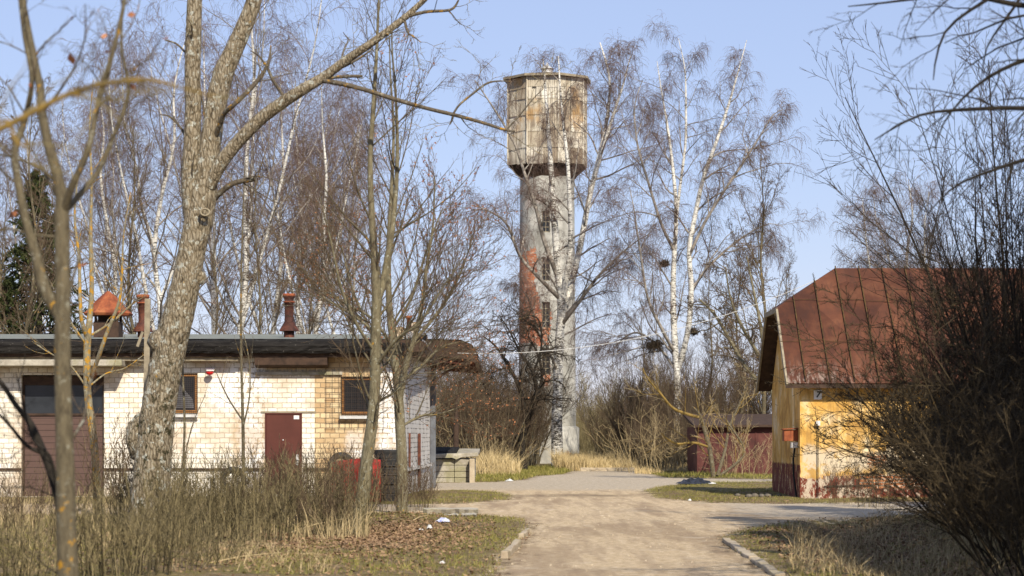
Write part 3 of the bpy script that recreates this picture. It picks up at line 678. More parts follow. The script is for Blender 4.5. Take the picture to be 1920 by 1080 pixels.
# side canopy over the dock, behind the end wall
lb(MB().prism([(XR - .5, 3.97), (X(796), 3.92), (X(800), 3.80), (X(797), 3.66), (XR - .5, 3.64)], 'y', 56.42, 68.3), 'roof_verge', M['darkwood'], roof)
def cprof(o_): return [(-3.0, 4.36 + o_), (-2.2, 4.40 + o_), (-1.50, 4.36 + o_), (-1.2, 4.22), (-1.03, 3.95), (-0.97, 3.74), (-1.06, 3.70), (-1.4, 3.82), (-2.0, 3.88), (-3.0, 3.90)]
m = MB(); k = 10; v = []; nn = 14; cy0, cy1 = 66.6, 78.5
for i in range(nn + 1):
    y = cy0 + (cy1 - cy0) * i / nn
    for (x, z) in cprof(0): v.append((x + random.uniform(-.02, .02), y, z + random.uniform(-.018, .018)))
f = [(i * k + j, i * k + (j + 1) % k, (i + 1) * k + (j + 1) % k, (i + 1) * k + j) for i in range(nn) for j in range(k)] + [tuple(range(k)), tuple(nn * k + j for j in range(k - 1, -1, -1))]
m.add(v, f); cano = lb(m, 'side_canopy', M['darkwood'])
m = MB(); m.add([(-2.9, 66.55, 4.41), (-1.5, 66.55, 4.38), (-1.17, 66.55, 4.24), (-1.02, 66.55, 4.0), (-2.9, 78.5, 4.43), (-1.5, 78.5, 4.40), (-1.15, 78.5, 4.26), (-1.0, 78.5, 4.0)], [(0, 1, 5, 4), (1, 2, 6, 5), (2, 3, 7, 6)]); lb(m, 'felt_cover', M['felt'], cano)
for i in range(6):
    lb(MB().bar((sx + .02 + .10 * i, 67.2 + .25 * i, 3.02 + .12 * i), (sx + .80 + .07 * i, 67.2 + .25 * i, 3.74), .045, .05), 'slatted_brace', M['rust' if i % 2 else 'darkwood'], cano)
for i in range(7): lb(MB().bar((-2.5, 66.8 + i * 1.6, 3.80), (-1.1, 66.8 + i * 1.6, 3.70), .06, .10), 'rafter', M['rust'], cano)
lb(MB().box(sx, sx + .16, 68.31, 68.6, .0, 3.6), 'pillar', M['slate'])
# rusty rods on the end wall
a = du * 1.6; b_ = du * 5.3
lb(MB().bar((XR + a.x + .04, 57 + a.y, Z(890)), (XR + a.x + .04, 57 + a.y, Z(812)), .05), 'iron_rod', M['rust']); m = MB(); m.bar((XR + b_.x + .05, 57 + b_.y, .15), (XR + b_.x + .05, 57 + b_.y, ZA(813, 62.3)), .08)
lb(m, 'downpipe', M['rust'])
# red alarm lamp
m = MB(); m.add([(X(385), 56.99, Z(690)), (X(405), 56.99, Z(690)), (X(402), 56.99, Z(696)), (X(388), 56.99, Z(696)), (X(385), 56.90, Z(690)), (X(405), 56.90, Z(690)), (X(402), 56.90, Z(696)), (X(388), 56.90, Z(696))],
    [(0, 1, 2, 3), (4, 7, 6, 5), (0, 4, 5, 1), (1, 5, 6, 2), (2, 6, 7, 3), (3, 7, 4, 0)]); al = lb(m, 'alarm_housing', M['white'], bevel=.01)
m = MB(); m.lathe([(.001, -.07), (.07, -.05), (.10, 0), (.10, .02), (.001, .02)], 16, (X(395), 56.8, Z(699))); lb(m, 'beacon', M['lamp_red'], al)
# chimneys and vents on the roof
def pipe(px, py0, py1, D, s=1.0, name='flue_pipe'):
    zb = ZA(py1, D); zt = ZA(py0, D); x = XA(px, D); h = zt - zb
    m = MB(); m.lathe([(.27 * s, 0), (.25 * s, .04), (.135 * s, .24 * h), (.12 * s, .26 * h), (.12 * s, .76 * h), (.15 * s, .77 * h), (.15 * s, .80 * h), (.118 * s, .81 * h), (.13 * s, .86 * h), (.165 * s, .92 * h), (.165 * s, h), (.14 * s, h), (.12 * s, .9 * h)], 24, (x, D, zb), cap=False)
    m.lathe([(.14 * s, -.5), (.14 * s, .05)], 12, (x, D, zb))
    o = lb(m, name, M['rust'], roof)
    m = MB(); m.lathe([(.167 * s, .925 * h), (.172 * s, .93 * h), (.172 * s, 1.005 * h), (.14 * s, 1.005 * h), (.14 * s, .95 * h)], 24, (x, D, zb), cap=False); m.lathe([(.152 * s, .765 * h), (.156 * s, .77 * h), (.156 * s, .79 * h), (.15 * s, .8 * h)], 24, (x, D, zb), cap=False)
    lb(m, 'collar', M['rust_bright'], o); return o
pipe(542, 551, 621, 60); pipe(268, 553, 622, 60); 
m = MB(); xx = XA(767, 66); m.lathe([(.07, 4.3), (.07, ZA(597, 66)), (.1, ZA(597, 66)), (.1, ZA(592, 66)), (.06, ZA(592, 66))], 14, (xx, 66, 0)); lb(m, 'stove_pipe', M['rust_bright'], roof)
m = MB(); m.box(XA(770, 66.3), XA(781, 66.3), 66.1, 66.6, 4.3, ZA(604, 66.3)); lb(m, 'brick_chimney', M['silicate'], roof)
# pagoda hood vent
xx, D = XA(203, 60), 60.0
zb, ze, zt = ZA(634, D), ZA(588, D), ZA(546, D)
m = MB(); s_ = .33
m.box(xx - s_, xx + s_, D - s_, D + s_, zb - .4, zb + .42)
for q, t in ((-1, -1), (1, -1), (1, 1), (-1, 1)): m.box(xx + q * (s_ - .05) - .03, xx + q * (s_ - .05) + .03, D + t * (s_ - .05) - .03, D + t * (s_ - .05) + .03, zb + .42, ze + .03)
m.box(xx - s_ + .06, xx + s_ - .06, D - .02, D + .02, zb + .42, ze)
hv = lb(m, 'vent_hood', M['darkwood'], roof)
m = MB(); m.lathe([(.62, ze - .06), (.66, ze), (.5, ze + .13), (.36, ze + .30), (.2, ze + .46), (.03, zt)], 8, (xx, D, 0), smooth=False, a0=R(22.5)); lb(m, 'hood_cap', M['rust_bright'], hv)

# ================================================================ things by the garage
def tyre_mb(r=.32, rt_=.095, w_=.2):
    m = MB(); pr = []
    out = [(r - .13, -w_ / 2 * .7), (r - .09, -w_ / 2), (r - .03, -w_ / 2), (r, -w_ / 2 * .75)]
    for k in range(5):
        z0 = -w_ / 2 * .7 + k * w_ * .7 / 4.5; out += [(r, z0), (r, z0 + w_ * .11), (r - .012, z0 + w_ * .12), (r - .012, z0 + w_ * .15)]
    out += [(r, w_ / 2 * .75), (r - .03, w_ / 2), (r - .09, w_ / 2), (r - .13, w_ / 2 * .7), (r - .12, 0)]
    out.append(out[0])
    m.lathe(out, 36, cap=False); return m
tx, ty = XA(729, 53.5), 53.5
tzs = 0.1; names = ['lowest', 'second from the ground', 'middle', 'second from the top', 'topmost']
t0_ = tyre_mb(.325).build('car_tyre', M['tyre'])
for i in range(6):
    o = t0_ if i == 0 else link('car_tyre', t0_.data)
    o.location = (tx + random.uniform(-.03, .03), ty + random.uniform(-.02, .02), .02 + tzs + i * .205); o.rotation_euler = (random.uniform(-.02, .02), random.uniform(-.03, .03), i)
    nm = ['lowest black tyre of the stack beside the red sheet', 'second tyre up in the stack by the garage corner', 'third tyre up in the stack by the garage corner', 'fourth tyre up in the stack by the garage corner', 'fifth tyre up in the stack, just below the top one', 'topmost black tyre of the stack by the garage corner'][i]
    tag(o, nm, 'tyre', 'old tyres by the garage')
for (px, py, D, rx, ry, l) in ((640, 858, 54.6, 1.25, .5, 'dark tyre leaning behind the red sheet, its rim just showing'), (437, 900, 55.5, 1.2, -.3, 'old tyre leaning on the wall left of the maroon door')):
    o = link('car_tyre', t0_.data); p = P(px, py, D); o.location = (p[0], p[1], max(p[2] - (.2 if px > 600 else 0), .3)); o.rotation_euler = (rx, ry, .2); tag(o, l, 'tyre', 'old tyres by the garage')
# red sheet standing on edge
xa, xb, xc = XA(622, 53), XA(700, 53), XA(713, 53)
m = MB(); v = []; n1 = 16
for i in range(n1 + 1):
    t = i / n1; x = xa + (xc - xa) * t; zt = ZA(868 - 7 * math.sin(t * math.pi * .8), 53) + .02
    for j in range(9):
        s1 = j / 8; v.append((x + .01 * random.random(), 53 + .05 * math.sin(s1 * 3 + t * 2) + .02 * random.random() + .12 * t * t, zt * s1))
f = [(i * 9 + j, (i + 1) * 9 + j, (i + 1) * 9 + j + 1, i * 9 + j + 1) for i in range(n1) for j in range(8)]
m.add(v, f, 0, True); o = m.build('metal_sheet', M['red']); sm_ = o.modifiers.new('thickness', 'SOLIDIFY'); sm_.thickness = .14
tag(o, 'bright red sheet standing on edge in the weeds beside stacked tyres', 'sheet')
# plank and pole beside the big trunk
m = MB(); p0 = P(273, 860, 42); p1 = P(277, 560, 42); m.bar(p0, p1, .1, .07); o = m.build('wooden_pole', M['greywood']); tag(o, 'tall grey square timber pole beside the big leaning trunk', 'pole')
m = MB(); p0 = P(258, 650, 41.95); p1 = P(268, 622, 41.95); m.bar(p0, p1, .07, .05); c_ = m.build('crosspiece', M['greywood'], o)
# concrete loading dock behind the end wall
dk = thing('loading_dock', 'low concrete loading dock with cracked slab top beside the garage end', 'dock', (XA(808, 76), 76, 0))
x0, x1 = XA(806, 76), XA(889, 76)
m = MB(); hh = .83 / 4
for i in range(4):
    for j in range(3):
        a = x0 - .5 + (x1 - x0 + .5) * j / 3; b_ = x0 - .5 + (x1 - x0 + .5) * (j + 1) / 3
        m.box(a + .006, b_ - .006, 76 + random.uniform(-.02, .02) - i * .012, 80, -.05 + i * hh + .012, -.05 + (i + 1) * hh)
lb(m, 'block_wall', M['concrete'], root=dk, bevel=.015)
m = MB(); v = [(x0 - .5, 75.8, .80), (XA(848, 76), 75.8, .82), (XA(856, 76), 75.78, .76), (XA(866, 76), 75.9, .84), (XA(896, 76), 75.8, .88), (XA(897, 76), 80, .98), (x0 - .5, 80, .98)]
m.add(v + [(p[0], p[1], p[2] + .13) for p in v], [tuple(range(6, -1, -1)), tuple(range(7, 14))] + [(i, (i + 1) % 7, 7 + (i + 1) % 7, 7 + i) for i in range(7)]); lb(m, 'slab', M['concrete'], root=dk, bevel=.02)
m = MB(); m.box(XA(880, 75.6), XA(890, 75.6), 75.6, 75.98, -.05, .80); lb(m, 'corner_post', M['kerb'], root=dk, bevel=.02)
m = MB(); m.prism([(75.9, .945), (80, 1.09), (80, 1.17), (76.4, 1.06)], 'x', x0 - .4, XA(856, 76)); lb(m, 'felt_strip', M['felt'], root=dk)
# dark post and stay behind the dock
m = MB(); m.tube([P(855, 895, 84), P(855, 800, 84), P(857, 740, 84)], [.12, .1, .03], 8); o = m.build('wooden_post', M['darkwood']); tag(o, 'short dark wooden post standing behind the loading dock', 'post')
m = MB(); m.tube([P(800, 885, 84.3), P(852, 812, 84.2)], [.035, .03], 6); c_ = m.build('stay', M['darkwood'], o)

# ================================================================ yellow house on the right
h_root = thing('yellow_house', 'small ochre plastered house with steep rusty tin roof, right of the road', 'house', (XA(1500, 56), 56, 0))
HX = XA(1500, 56); HE = 21.0
m = MB()
m.box(HX, HE, 56, 62, -.3, 2.86)
zc = 4.74
m.add([(HX, 56, 2.86), (HX, 62, 2.86), (HX, 60.25, zc - .12), (HX, 57.85, zc - .12), (HX + .2, 56, 2.86), (HX + .2, 62, 2.86), (HX + .2, 60.25, zc - .12), (HX + .2, 57.85, zc - .12)], [(0, 1, 2, 3), (4, 7, 6, 5), (0, 3, 7, 4), (1, 5, 6, 2), (2, 6, 7, 3)])
lb(m, 'wall', M['yellow'], root=h_root)
rx0 = 6.70
eF, eB, zE = 55.6, 62.45, 2.86
mid = (eF + eB) / 2; zR = 5.92; cF, cB, zC = 57.78, eB - 2.18, 4.81; rX = 8.37
top = [(rx0, eF, zE), (HE + .4, eF, zE), (HE + .4, mid, zR), (rX, mid, zR), (rx0, cF, zC), (rx0, cB, zC), (rx0, eB, zE), (HE + .4, eB, zE)]
fc = [(0, 1, 2, 3, 4), (3, 5, 4), (3, 2, 7, 6, 5)]
m = MB(); m.add(top, fc); rf = lb(m, 'roof', M['tin'], root=h_root)
sm_ = rf.modifiers.new('thickness', 'SOLIDIFY'); sm_.thickness = .035; sm_.offset = -1
# seams, boarding under the overhang, verge boards
m = MB(); sl = (zR - zE) / (mid - eF)
def on(x, y): return (x, y, zE + (y - eF) * sl + .045)
xs = np.arange(rx0 + .48, HE, .60)
for i, x in enumerate(xs):
    ye = mid if x > rX else cF + (mid - cF) * (x - rx0) / (rX - rx0)
    m.bar(on(x, eF), on(x, ye), .024, .05)
    for q in (1.15, 2.35):
        y = eF + q + .05 * (i % 2)
        if y < ye: m.bar(on(x - .58, y), on(x - .02, y), .010, .012)
lb(m, 'seam', M['seam'], rf, root=h_root)
m = MB(); d = .07
for (a, b) in (((rx0, eF), (rx0, cF)), ): m.bar((rx0 + .02, eF, zE - d), (rx0 + .02, cF, zC - d), .05, .14)
m.bar((rx0 + .02, eB, zE - d), (rx0 + .02, cB, zC - d), .05, .14); m.bar((rx0 + .02, cF, zC - .05), (rx0 + .02, cB, zC - .05), .05, .12)
lb(m, 'verge_board', M['greywood'], rf, root=h_root)
m = MB()
for (ya, za, yb, zb_) in ((eF, zE, cF, zC), (eB, zE, cB, zC)):
    dy = .06 if ya == eF else -.06
    m.add([(rx0 + .05, ya + dy, za - .07), (rx0 + .05, yb + dy * .6, zb_ - .12), (HX + .02, yb + dy * .6, zb_ - .12), (HX + .02, ya + dy, za - .07)], [(0, 1, 2, 3)])
m.add([(rx0 + .05, cF, zC - .12), (rx0 + .05, cB, zC - .12), (HX + .02, cB, zC - .12), (HX + .02, cF, zC - .12)], [(0, 1, 2, 3)])
m.box(HX + .03, HE, eF + .04, 55.99, 2.78, 2.80); m.box(rx0, HE, eF - .015, eF + .03, 2.74, 2.83)
lb(m, 'soffit', M['darkwood'], rf, root=h_root)
# number plate reading 7
np_ = lb(MB().box(XA(1526, 55.95), XA(1541, 55.95), 55.955, 55.985, ZA(749, 55.95), ZA(731, 55.95)), 'number_plate', M['white'], root=h_root, bevel=.006)
fcv = bpy.data.curves.new('numeral', 'FONT'); fcv.body = '7'; fcv.size = .2; fcv.extrude = .002; fcv.align_x = 'CENTER'; fcv.align_y = 'CENTER'; fcv.shear = .25; fcv.offset = .008
fo = bpy.data.objects.new('numeral_source', fcv); COL.objects.link(fo); bpy.context.view_layer.update()
me = bpy.data.meshes.new_from_object(fo.evaluated_get(bpy.context.evaluated_depsgraph_get())); bpy.data.objects.remove(fo)
me.materials.clear(); me.materials.append(M['black']); nu = link('numeral', me, np_); nu.rotation_euler = (R(90), 0, 0)
nu.location = (XA(1533.5, 55.95) - HX, 55.95 - 56, ZA(740, 55.95))
# thin conduit with grey box on the front, boxes on the gable corner
m = MB(); m.tube([(XA(1534, 55.9), 55.93, 0.02), (XA(1534, 55.9), 55.93, ZA(797, 55.93))], [.012, .012], 6); cd = lb(m, 'conduit', M['black'], root=h_root)
m = MB(); m.box(XA(1530, 55.9), XA(1538, 55.9), 55.88, 55.99, ZA(798, 55.9), ZA(789, 55.9)); lb(m, 'junction_box', M['white'], root=h_root, bevel=.01)
m = MB(); m.box(6.74, HX - .002, 56.35, 56.75, ZA(827, 56.35), ZA(806, 56.35)); m.prism([(6.70, ZA(806, 56.35)), (HX - .002, ZA(804, 56.35)), (HX - .002, ZA(802, 56.35)), (6.70, ZA(804, 56.35))], 'y', 56.3, 56.8); lb(m, 'rusty_box', M['rust_bright'], root=h_root, bevel=.008)
m = MB(); m.box(6.93, HX - .002, 56.4, 56.7, ZA(840, 56.4), ZA(829, 56.4)); lb(m, 'meter_box', M['white'], root=h_root, bevel=.01)
m = MB(); m.tube([(7.02, 56.5, ZA(840, 56.4)), (6.99, 56.55, 1.0), (6.99, 56.5, .6), (7.05, 56.4, .05)], [.025] * 4, 6); lb(m, 'cable', M['black'], root=h_root)
m = MB(); m.bar((XA(1545, 55.98), 55.97, .33), (XA(1640, 55.98), 55.97, .36), .02, .03); lb(m, 'cracked_ledge', M['darkwood'], root=h_root)
# rubble along the gable foot
for i in range(9):
    m = MB(); rr = random.uniform(.05, .12)
    m.lathe([(.3 * rr, -.6 * rr), (rr, -.3 * rr), (.9 * rr, .3 * rr), (.3 * rr, .6 * rr)], 6, a0=i)
    m.v = [(p[0] * random.uniform(.8, 1.3), p[1] * random.uniform(.8, 1.2), p[2]) for p in m.v]
    x, y = XA(1385 + i * 9, 57.5) + random.uniform(-.1, .1), 57.2 + random.uniform(-.8, .9)
    o = m.build('rubble_stone', M['stone'], None, (x, y, GZ(x, y) + rr * .3)); tag(o, 'small lump of grey rubble at the foot of the shaded gable', 'stone', 'rubble by the yellow house')

# ================================================================ maroon lock-up behind
gr = thing('lockup_garage', 'low faded maroon steel lock-up with flat rusty roof behind the yellow house', 'garage', (XA(1310, 88), 88, 0))
a, b_ = XA(1307, 88), XA(1480, 88)
m = MB(); m.box(a, b_, 88, 93, -.1, 1.9); 
for i in range(7): m.box(a + .45 + i * .6, a + .49 + i * .6, 87.97, 87.999, 0, 1.85)
lb(m, 'wall', M['maroonwall'], root=gr)
m = MB(); m.add([(a - .15, 87.7, 1.88), (b_ + .2, 87.7, 1.9), (b_ + .2, 93.2, 2.35), (a - .15, 93.2, 2.35), (a - .15, 87.7, 1.97), (b_ + .2, 87.7, 1.99), (b_ + .2, 93.2, 2.45), (a - .15, 93.2, 2.45)], [(0, 3, 2, 1), (4, 5, 6, 7), (0, 1, 5, 4), (1, 2, 6, 5), (2, 3, 7, 6), (3, 0, 4, 7)]); lb(m, 'roof', M['darkwood'], root=gr)

# ================================================================ water tower
TD = 125.0; TX = XA(1026, TD)
tw = thing('water_tower', 'tall grey round water tower with wider stained octagonal tank on top', 'tower', (TX, TD, 0))
def TZ(py): return ZA(py, TD)
def grid_cyl(angs, zs, rad, skip):
    m = MB(); v = []; na = len(angs)
    for z in zs:
        for a in angs: r = rad(z); v.append((r * math.sin(a), -r * math.cos(a), z))
    f = []
    for j in range(len(zs) - 1):
        for i in range(na):
            i2 = (i + 1) % na; am = (angs[i] + (angs[i2] if i2 else angs[0] + 2 * math.pi)) / 2; zm = (zs[j] + zs[j + 1]) / 2
            if skip(am, zm): continue
            f.append((j * na + i, j * na + i2, (j + 1) * na + i2, (j + 1) * na + i))
    return m.add(v, f, 0, True)
wins = [(TZ(y1), TZ(y0)) for y0, y1 in ((400, 440), (486, 530), (569, 617), (656, 704))]
wa = math.asin(-11.5 / 54), math.asin(4.5 / 54)
angs = sorted(list(np.linspace(-math.pi, math.pi, 65)[:-1]) + list(wa)); angs = [a for a in angs if not (wa[0] < a < wa[1]) or a in wa]
zs_ = sorted({-.2, 2.2, TZ(332)} | {z for w_ in wins for z in w_} | set(np.arange(3, 15, 1.0)))
rad = lambda z: 1.60 - .012 * z * .6
m = grid_cyl(angs, zs_, rad, lambda a, z: wa[0] < a < wa[1] and any(w_[0] < z < w_[1] for w_ in wins))
for w0, w1 in wins:
    for (a1, z1, a2, z2) in ((wa[0], w0, wa[0], w1), (wa[1], w0, wa[1], w1), (wa[0], w0, wa[1], w0), (wa[0], w1, wa[1], w1)):
        pt = lambda a, z, r: (r * math.sin(a), -r * math.cos(a), z)
        m.add([pt(a1, z1, rad(z1)), pt(a2, z2, rad(z2)), pt(a2, z2, 1.2), pt(a1, z1, 1.2)], [(0, 1, 2, 3)])
m.build('shaft', M['shaft'], tw, fix=False)
m = grid_cyl(list(np.linspace(math.radians(20), math.radians(150), 20)), [-.2, 2.0, 2.06], lambda z: 1.76 if z < 2.05 else 1.6, lambda a, z: a > math.radians(150)); m.build('plinth', M['shaft'], tw, fix=False)
for k_, (w0, w1) in enumerate(wins):
    m = MB(); xa_, xb_ = 1.22 * math.sin(wa[0]) * 1.25, 1.22 * math.sin(wa[1]) * 1.25; yv = -1.36
    for (a, b, c, d2) in ((xa_, xa_ + .05, w0, w1), (xb_ - .05, xb_, w0, w1), (xa_, xb_, w0, w0 + .05), (xa_, xb_, w1 - .06, w1)): m.box(a, b, yv - .04, yv, c, d2)
    for q in (1, 2, 3): zz = w0 + (w1 - w0) * q / 4; m.box(xa_, xb_, yv - .03, yv - .005, zz - .015, zz + .015)
    m.box((xa_ + xb_) / 2 - .015, (xa_ + xb_) / 2 + .015, yv - .032, yv - .004, w0, w1)
    wo = m.build('window', M['greywood'], tw)
    MB().box(xa_, xb_, yv + .01, yv + .03, w0, w1).build('pane', M['glass'], wo)
# tank
va = [math.radians(a) for a in (-75 + 45 * k for k in range(8))]
RT = 2.20
zt0, zt1 = TZ(312), TZ(151)
def octp(r, k, z): return (r * math.sin(va[k % 8]), -r * math.cos(va[k % 8]), z)
m = MB(); v = []
for (r, z) in ((1.50, TZ(338)), (1.62, TZ(334)), (RT - .06, zt0 + .02)): v += [octp(r, k, z) for k in range(8)]
m.add(v, [(j * 8 + k, j * 8 + (k + 1) % 8, (j + 1) * 8 + (k + 1) % 8, (j + 1) * 8 + k) for j in range(2) for k in range(8)])
for k in range(8):
    for t in (0, .25, .5, .75):
        a = Vector(octp(RT - .02, k, zt0)).lerp(Vector(octp(RT - .02, k + 1, zt0)), t); b = Vector(octp(1.45, k, zt0 - .1)).lerp(Vector(octp(1.45, k + 1, zt0 - .1)), t); m.bar(a, b, .1, .16); m.bar(a - Vector((0, 0, .05)), Vector((b.x * .98, b.y * .98, TZ(336))), .08)
m.build('bracket_ring', M['darkwood'], tw)
m = MB(); v = [octp(RT - .08, k, z) for z in (zt0, zt1 + .05) for k in range(8)]; m.add(v, [(k, (k + 1) % 8, 8 + (k + 1) % 8, 8 + k) for k in range(8)]); m.build('tank_core', M['clad'], tw)
rows = [312, 283, 252, 222, 193, 172, 150]
m = MB()
hatch = (4, 1)
for ri in range(6):
    zb_, zt_ = TZ(rows[ri]), TZ(rows[ri + 1])
    for k in range(8):
        a = Vector(octp(RT, k, 0)); b = Vector(octp(RT, k + 1, 0)); n_ = ((a + b) / 2).normalized(); npan = 2
        for pn in range(npan):
            t0, t1 = pn / npan + .0008, (pn + 1) / npan - .0008
            st = 30; v = []; jz = random.uniform(-.04, .04); jo = random.uniform(0, .02)
            top_c = 0
            for i in range(st + 1):
                t = t0 + (t1 - t0) * i / st; p = a.lerp(b, t); w_ = .014 * math.cos(i * math.pi / 2 * 1.0 + .3)
                lo = p + n_ * (w_ + .035 + jo); hi = p + n_ * (w_ + .005 + jo)
                v += [(lo.x, lo.y, zb_ - .04 + jz), (hi.x, hi.y, zt_ + jz)]
            fcs = [(2 * i, 2 * i + 2, 2 * i + 3, 2 * i + 1) for i in range(st)]
            if ri == 4 and k == 1 and pn == 0: fcs = fcs[:9] + fcs[17:]
            m.add(v, fcs)
m.build('cladding', M['clad'], tw, fix=False)
m = MB()
for k in range(8):
    a = octp(RT + .05, k, zt0); m.bar(a, octp(RT + .05, k, zt1), .07)
m.build('corner_strip', M['clad'], tw)
# roof
m = MB(); RE = RT + .27; ze = TZ(152)
v = [octp(RE, k, ze - .04) for k in range(8)] + [octp(RE, k, ze + .10) for k in range(8)] + [(0, 0, ze + .5)]
m.add(v, [tuple(range(8))] + [(k, (k + 1) % 8, 8 + (k + 1) % 8, 8 + k) for k in range(8)] + [(8 + k, 8 + (k + 1) % 8, 16) for k in range(8)]); rf = m.build('roof', M['darkwood'], tw)
m = MB()
for k in range(8):
    a, b = Vector(octp(RE + .02, k, ze + .03)), Vector(octp(RE + .02, k + 1, ze + .03)); m.bar(a, b, .03, .13)
m.build('fascia', M['greywood'], rf)
m = MB(); m.lathe([(.32, 0), (.32, .22), (.42, .24), (.10, .42), (.03, .6)], 8, (0, 0, ze + .42), smooth=False); m.build('roof_vent', M['zinc'], rf)

# ================================================================ small things on the ground
def slab(name, px0, px1, py, D, th, label, mat, jag=.06):
    m = MB(); x0, x1 = XA(px0, D), XA(px1, D); n_ = 12; v = []; 
    z0 = GZ((x0 + x1) / 2, D) - .02
    fr = [(x0 + (x1 - x0) * i / n_, D - random.uniform(0, jag) * 2, 0) for i in range(n_ + 1)]; bk = [(x0 + (x1 - x0) * i / n_, D + .55 + random.uniform(0, jag), 0) for i in range(n_, -1, -1)]
    ring = fr + bk; k = len(ring)
    v = [(p[0], p[1] + .06, z0) for p in ring] + [(p[0], p[1], z0 + th + random.uniform(-.012, .012)) for p in ring]
    m.add(v, [tuple(range(k - 1, -1, -1)), tuple(range(k, 2 * k))] + [(i, (i + 1) % k, k + (i + 1) % k, k + i) for i in range(k)])
    o = m.build(name, mat, None, None, .01); return tag(o, label, 'concrete slab')
slab('broken_slab', 793, 896, 965, 44.6, .13, 'long broken concrete slab lying on the verge at the road corner', M['concrete'])
slab('broken_slab', 865, 893, 972, 43.0, .06, 'smaller concrete fragment in front of the long broken slab', M['concrete'])
slab('broken_slab', 832, 860, 972, 43.4, .05, 'flat concrete chip under the front edge of the broken slab', M['concrete'])
def kerb_piece(a, b, label, w_=.10, h=.055, D2=None):
    (xa, ya), (xb, yb) = G(*a), G(*b); n_ = 5; m = MB(); v = []
    d = Vector((xb - xa, yb - ya, 0)).normalized(); s1 = Vector((d.y, -d.x, 0))
    L_ = []
    for i in range(n_ + 1):
        t = i / n_; c = Vector((xa + (xb - xa) * t, ya + (yb - ya) * t, 0)); jj_ = random.uniform(-.02, .02)
        q = [c - s1 * w_ / 2, c + s1 * w_ / 2]
        v += [(q[0].x + jj_, q[0].y, -.1), (q[1].x + jj_, q[1].y, -.1), (q[1].x + jj_ - .01, q[1].y, h + random.uniform(-.025, .01)), (q[0].x + jj_ + .01, q[0].y, h + random.uniform(-.025, .01))]
    m.add(v, [(4 * i + j, 4 * i + (j + 1) % 4, 4 * i + 4 + (j + 1) % 4, 4 * i + 4 + j) for i in range(n_) for j in range(4)] + [(3, 2, 1, 0), (4 * n_, 4 * n_ + 1, 4 * n_ + 2, 4 * n_ + 3)])
    o = m.build('kerbstone', M['kerb'], None, None, .012); return tag(o, label, 'kerbstone', 'worn kerbstones')
kerb_piece((946, 1047), (972, 1022), 'worn kerbstone sunk in the left verge nearest the camera', .11, .09)
kerb_piece((979, 1010), (988, 998), 'short kerbstone stub in the left verge, the farther of two', .1, .08)
kerb_piece((1362, 1015), (1386, 1033), 'pale kerbstone at the start of the right road edge, farthest of the row')
kerb_piece((1388, 1034), (1410, 1048), 'second pale kerbstone of the right road edge counted from the far end')
kerb_piece((1413, 1050), (1436, 1066), 'third pale kerbstone of the right road edge counted from the far end')
kerb_piece((1438, 1067), (1462, 1084), 'kerbstone of the right road edge cut by the bottom of the photo')
m = MB(); m.box(XA(1088, 99.5), XA(1228, 99.5), 99.3, 99.55, -.05, .16); o = m.build('low_kerb', M['kerb'], None, None, .02); tag(o, 'long low pale concrete kerb at the end of the road before the dry grass', 'kerb')
m = MB(); m.box(XA(1240, 92), XA(1330, 92), 91.9, 92.1, -.05, .07); o = m.build('low_kerb', M['kerb'], None, None, .02); tag(o, 'short low kerb in the grass left of the maroon lock-up', 'kerb')
def crumple(name, px, py, sx_, sy_, sz, mat, label, cat, n=9, seed=1, group=None):
    g = np.random.default_rng(seed); x, y = G(px, py); m = MB(); v = []; 
    for j in range(n):
        for i in range(n):
            u, v_ = i / (n - 1) - .5, j / (n - 1) - .5; e = max(abs(u), abs(v_)) * 2
            v.append((u * sx_ * (1 + .2 * g.normal() * .5), v_ * sy_, (sz * (1 - e ** 2) * (.5 + g.random()) + .005 + .01 * g.random())))
    m.add(v, [(j * n + i, j * n + i + 1, (j + 1) * n + i + 1, (j + 1) * n + i) for j in range(n - 1) for i in range(n - 1)])
    o = m.build(name, mat, None, (x, y, GZ(x, y) + .01)); o.modifiers.new('thickness', 'SOLIDIFY').thickness = .004; return tag(o, label, cat, group)
M['bag'] = plain('black_plastic', (0.02, 0.02, 0.022), None, 6, 0.25, 0); M['bluebag'] = rust('blue_white_wrapper', (0.08, 0.12, 0.45), (0.5, 0.52, 0.62), (0.75, 0.75, 0.78), 9); M['paper'] = plain('litter_paper', (0.7, 0.69, 0.66), (0.4, 0.42, 0.4), 9, 0.6)
crumple('plastic_bag', 1303, 909, 1.0, 1.6, .15, M['bag'], 'crumpled black plastic bag on the grass island before the house', 'bag', 11, 3)
crumple('wrapper', 831, 984, .26, .3, .05, M['bluebag'], 'blue and white crumpled wrapper lying in front of the broken slab', 'litter', 7, 5)
crumple('paper_scrap', 806, 996, .09, .12, .06, M['paper'], 'small white paper scrap right of the wrapper-side leaves, nearer the camera', 'litter', 5, 6)
crumple('paper_scrap', 790, 998, .1, .12, .04, M['paper'], 'small pale paper scrap lying farthest left among the dead leaves', 'litter', 5, 7)
crumple('paper_scrap', 1336, 912, .22, .22, .03, M['paper'], 'pale plastic scrap on the grass right of the black bag', 'litter', 7, 8)
crumple('paper_scrap', 1293, 940, .08, .1, .03, M['paper'], 'tiny white scrap at the edge of the grass island', 'litter', 5, 9)
crumple('paper_scrap', 829, 1063, .07, .1, .02, M['paper'], 'tiny white scrap on the mossy verge near the bottom edge', 'litter', 5, 10)
crumple('paper_scrap', 955, 903, .25, .5, .06, M['paper'], 'white scrap beside the dry grass right of the dock', 'litter', 5, 12)
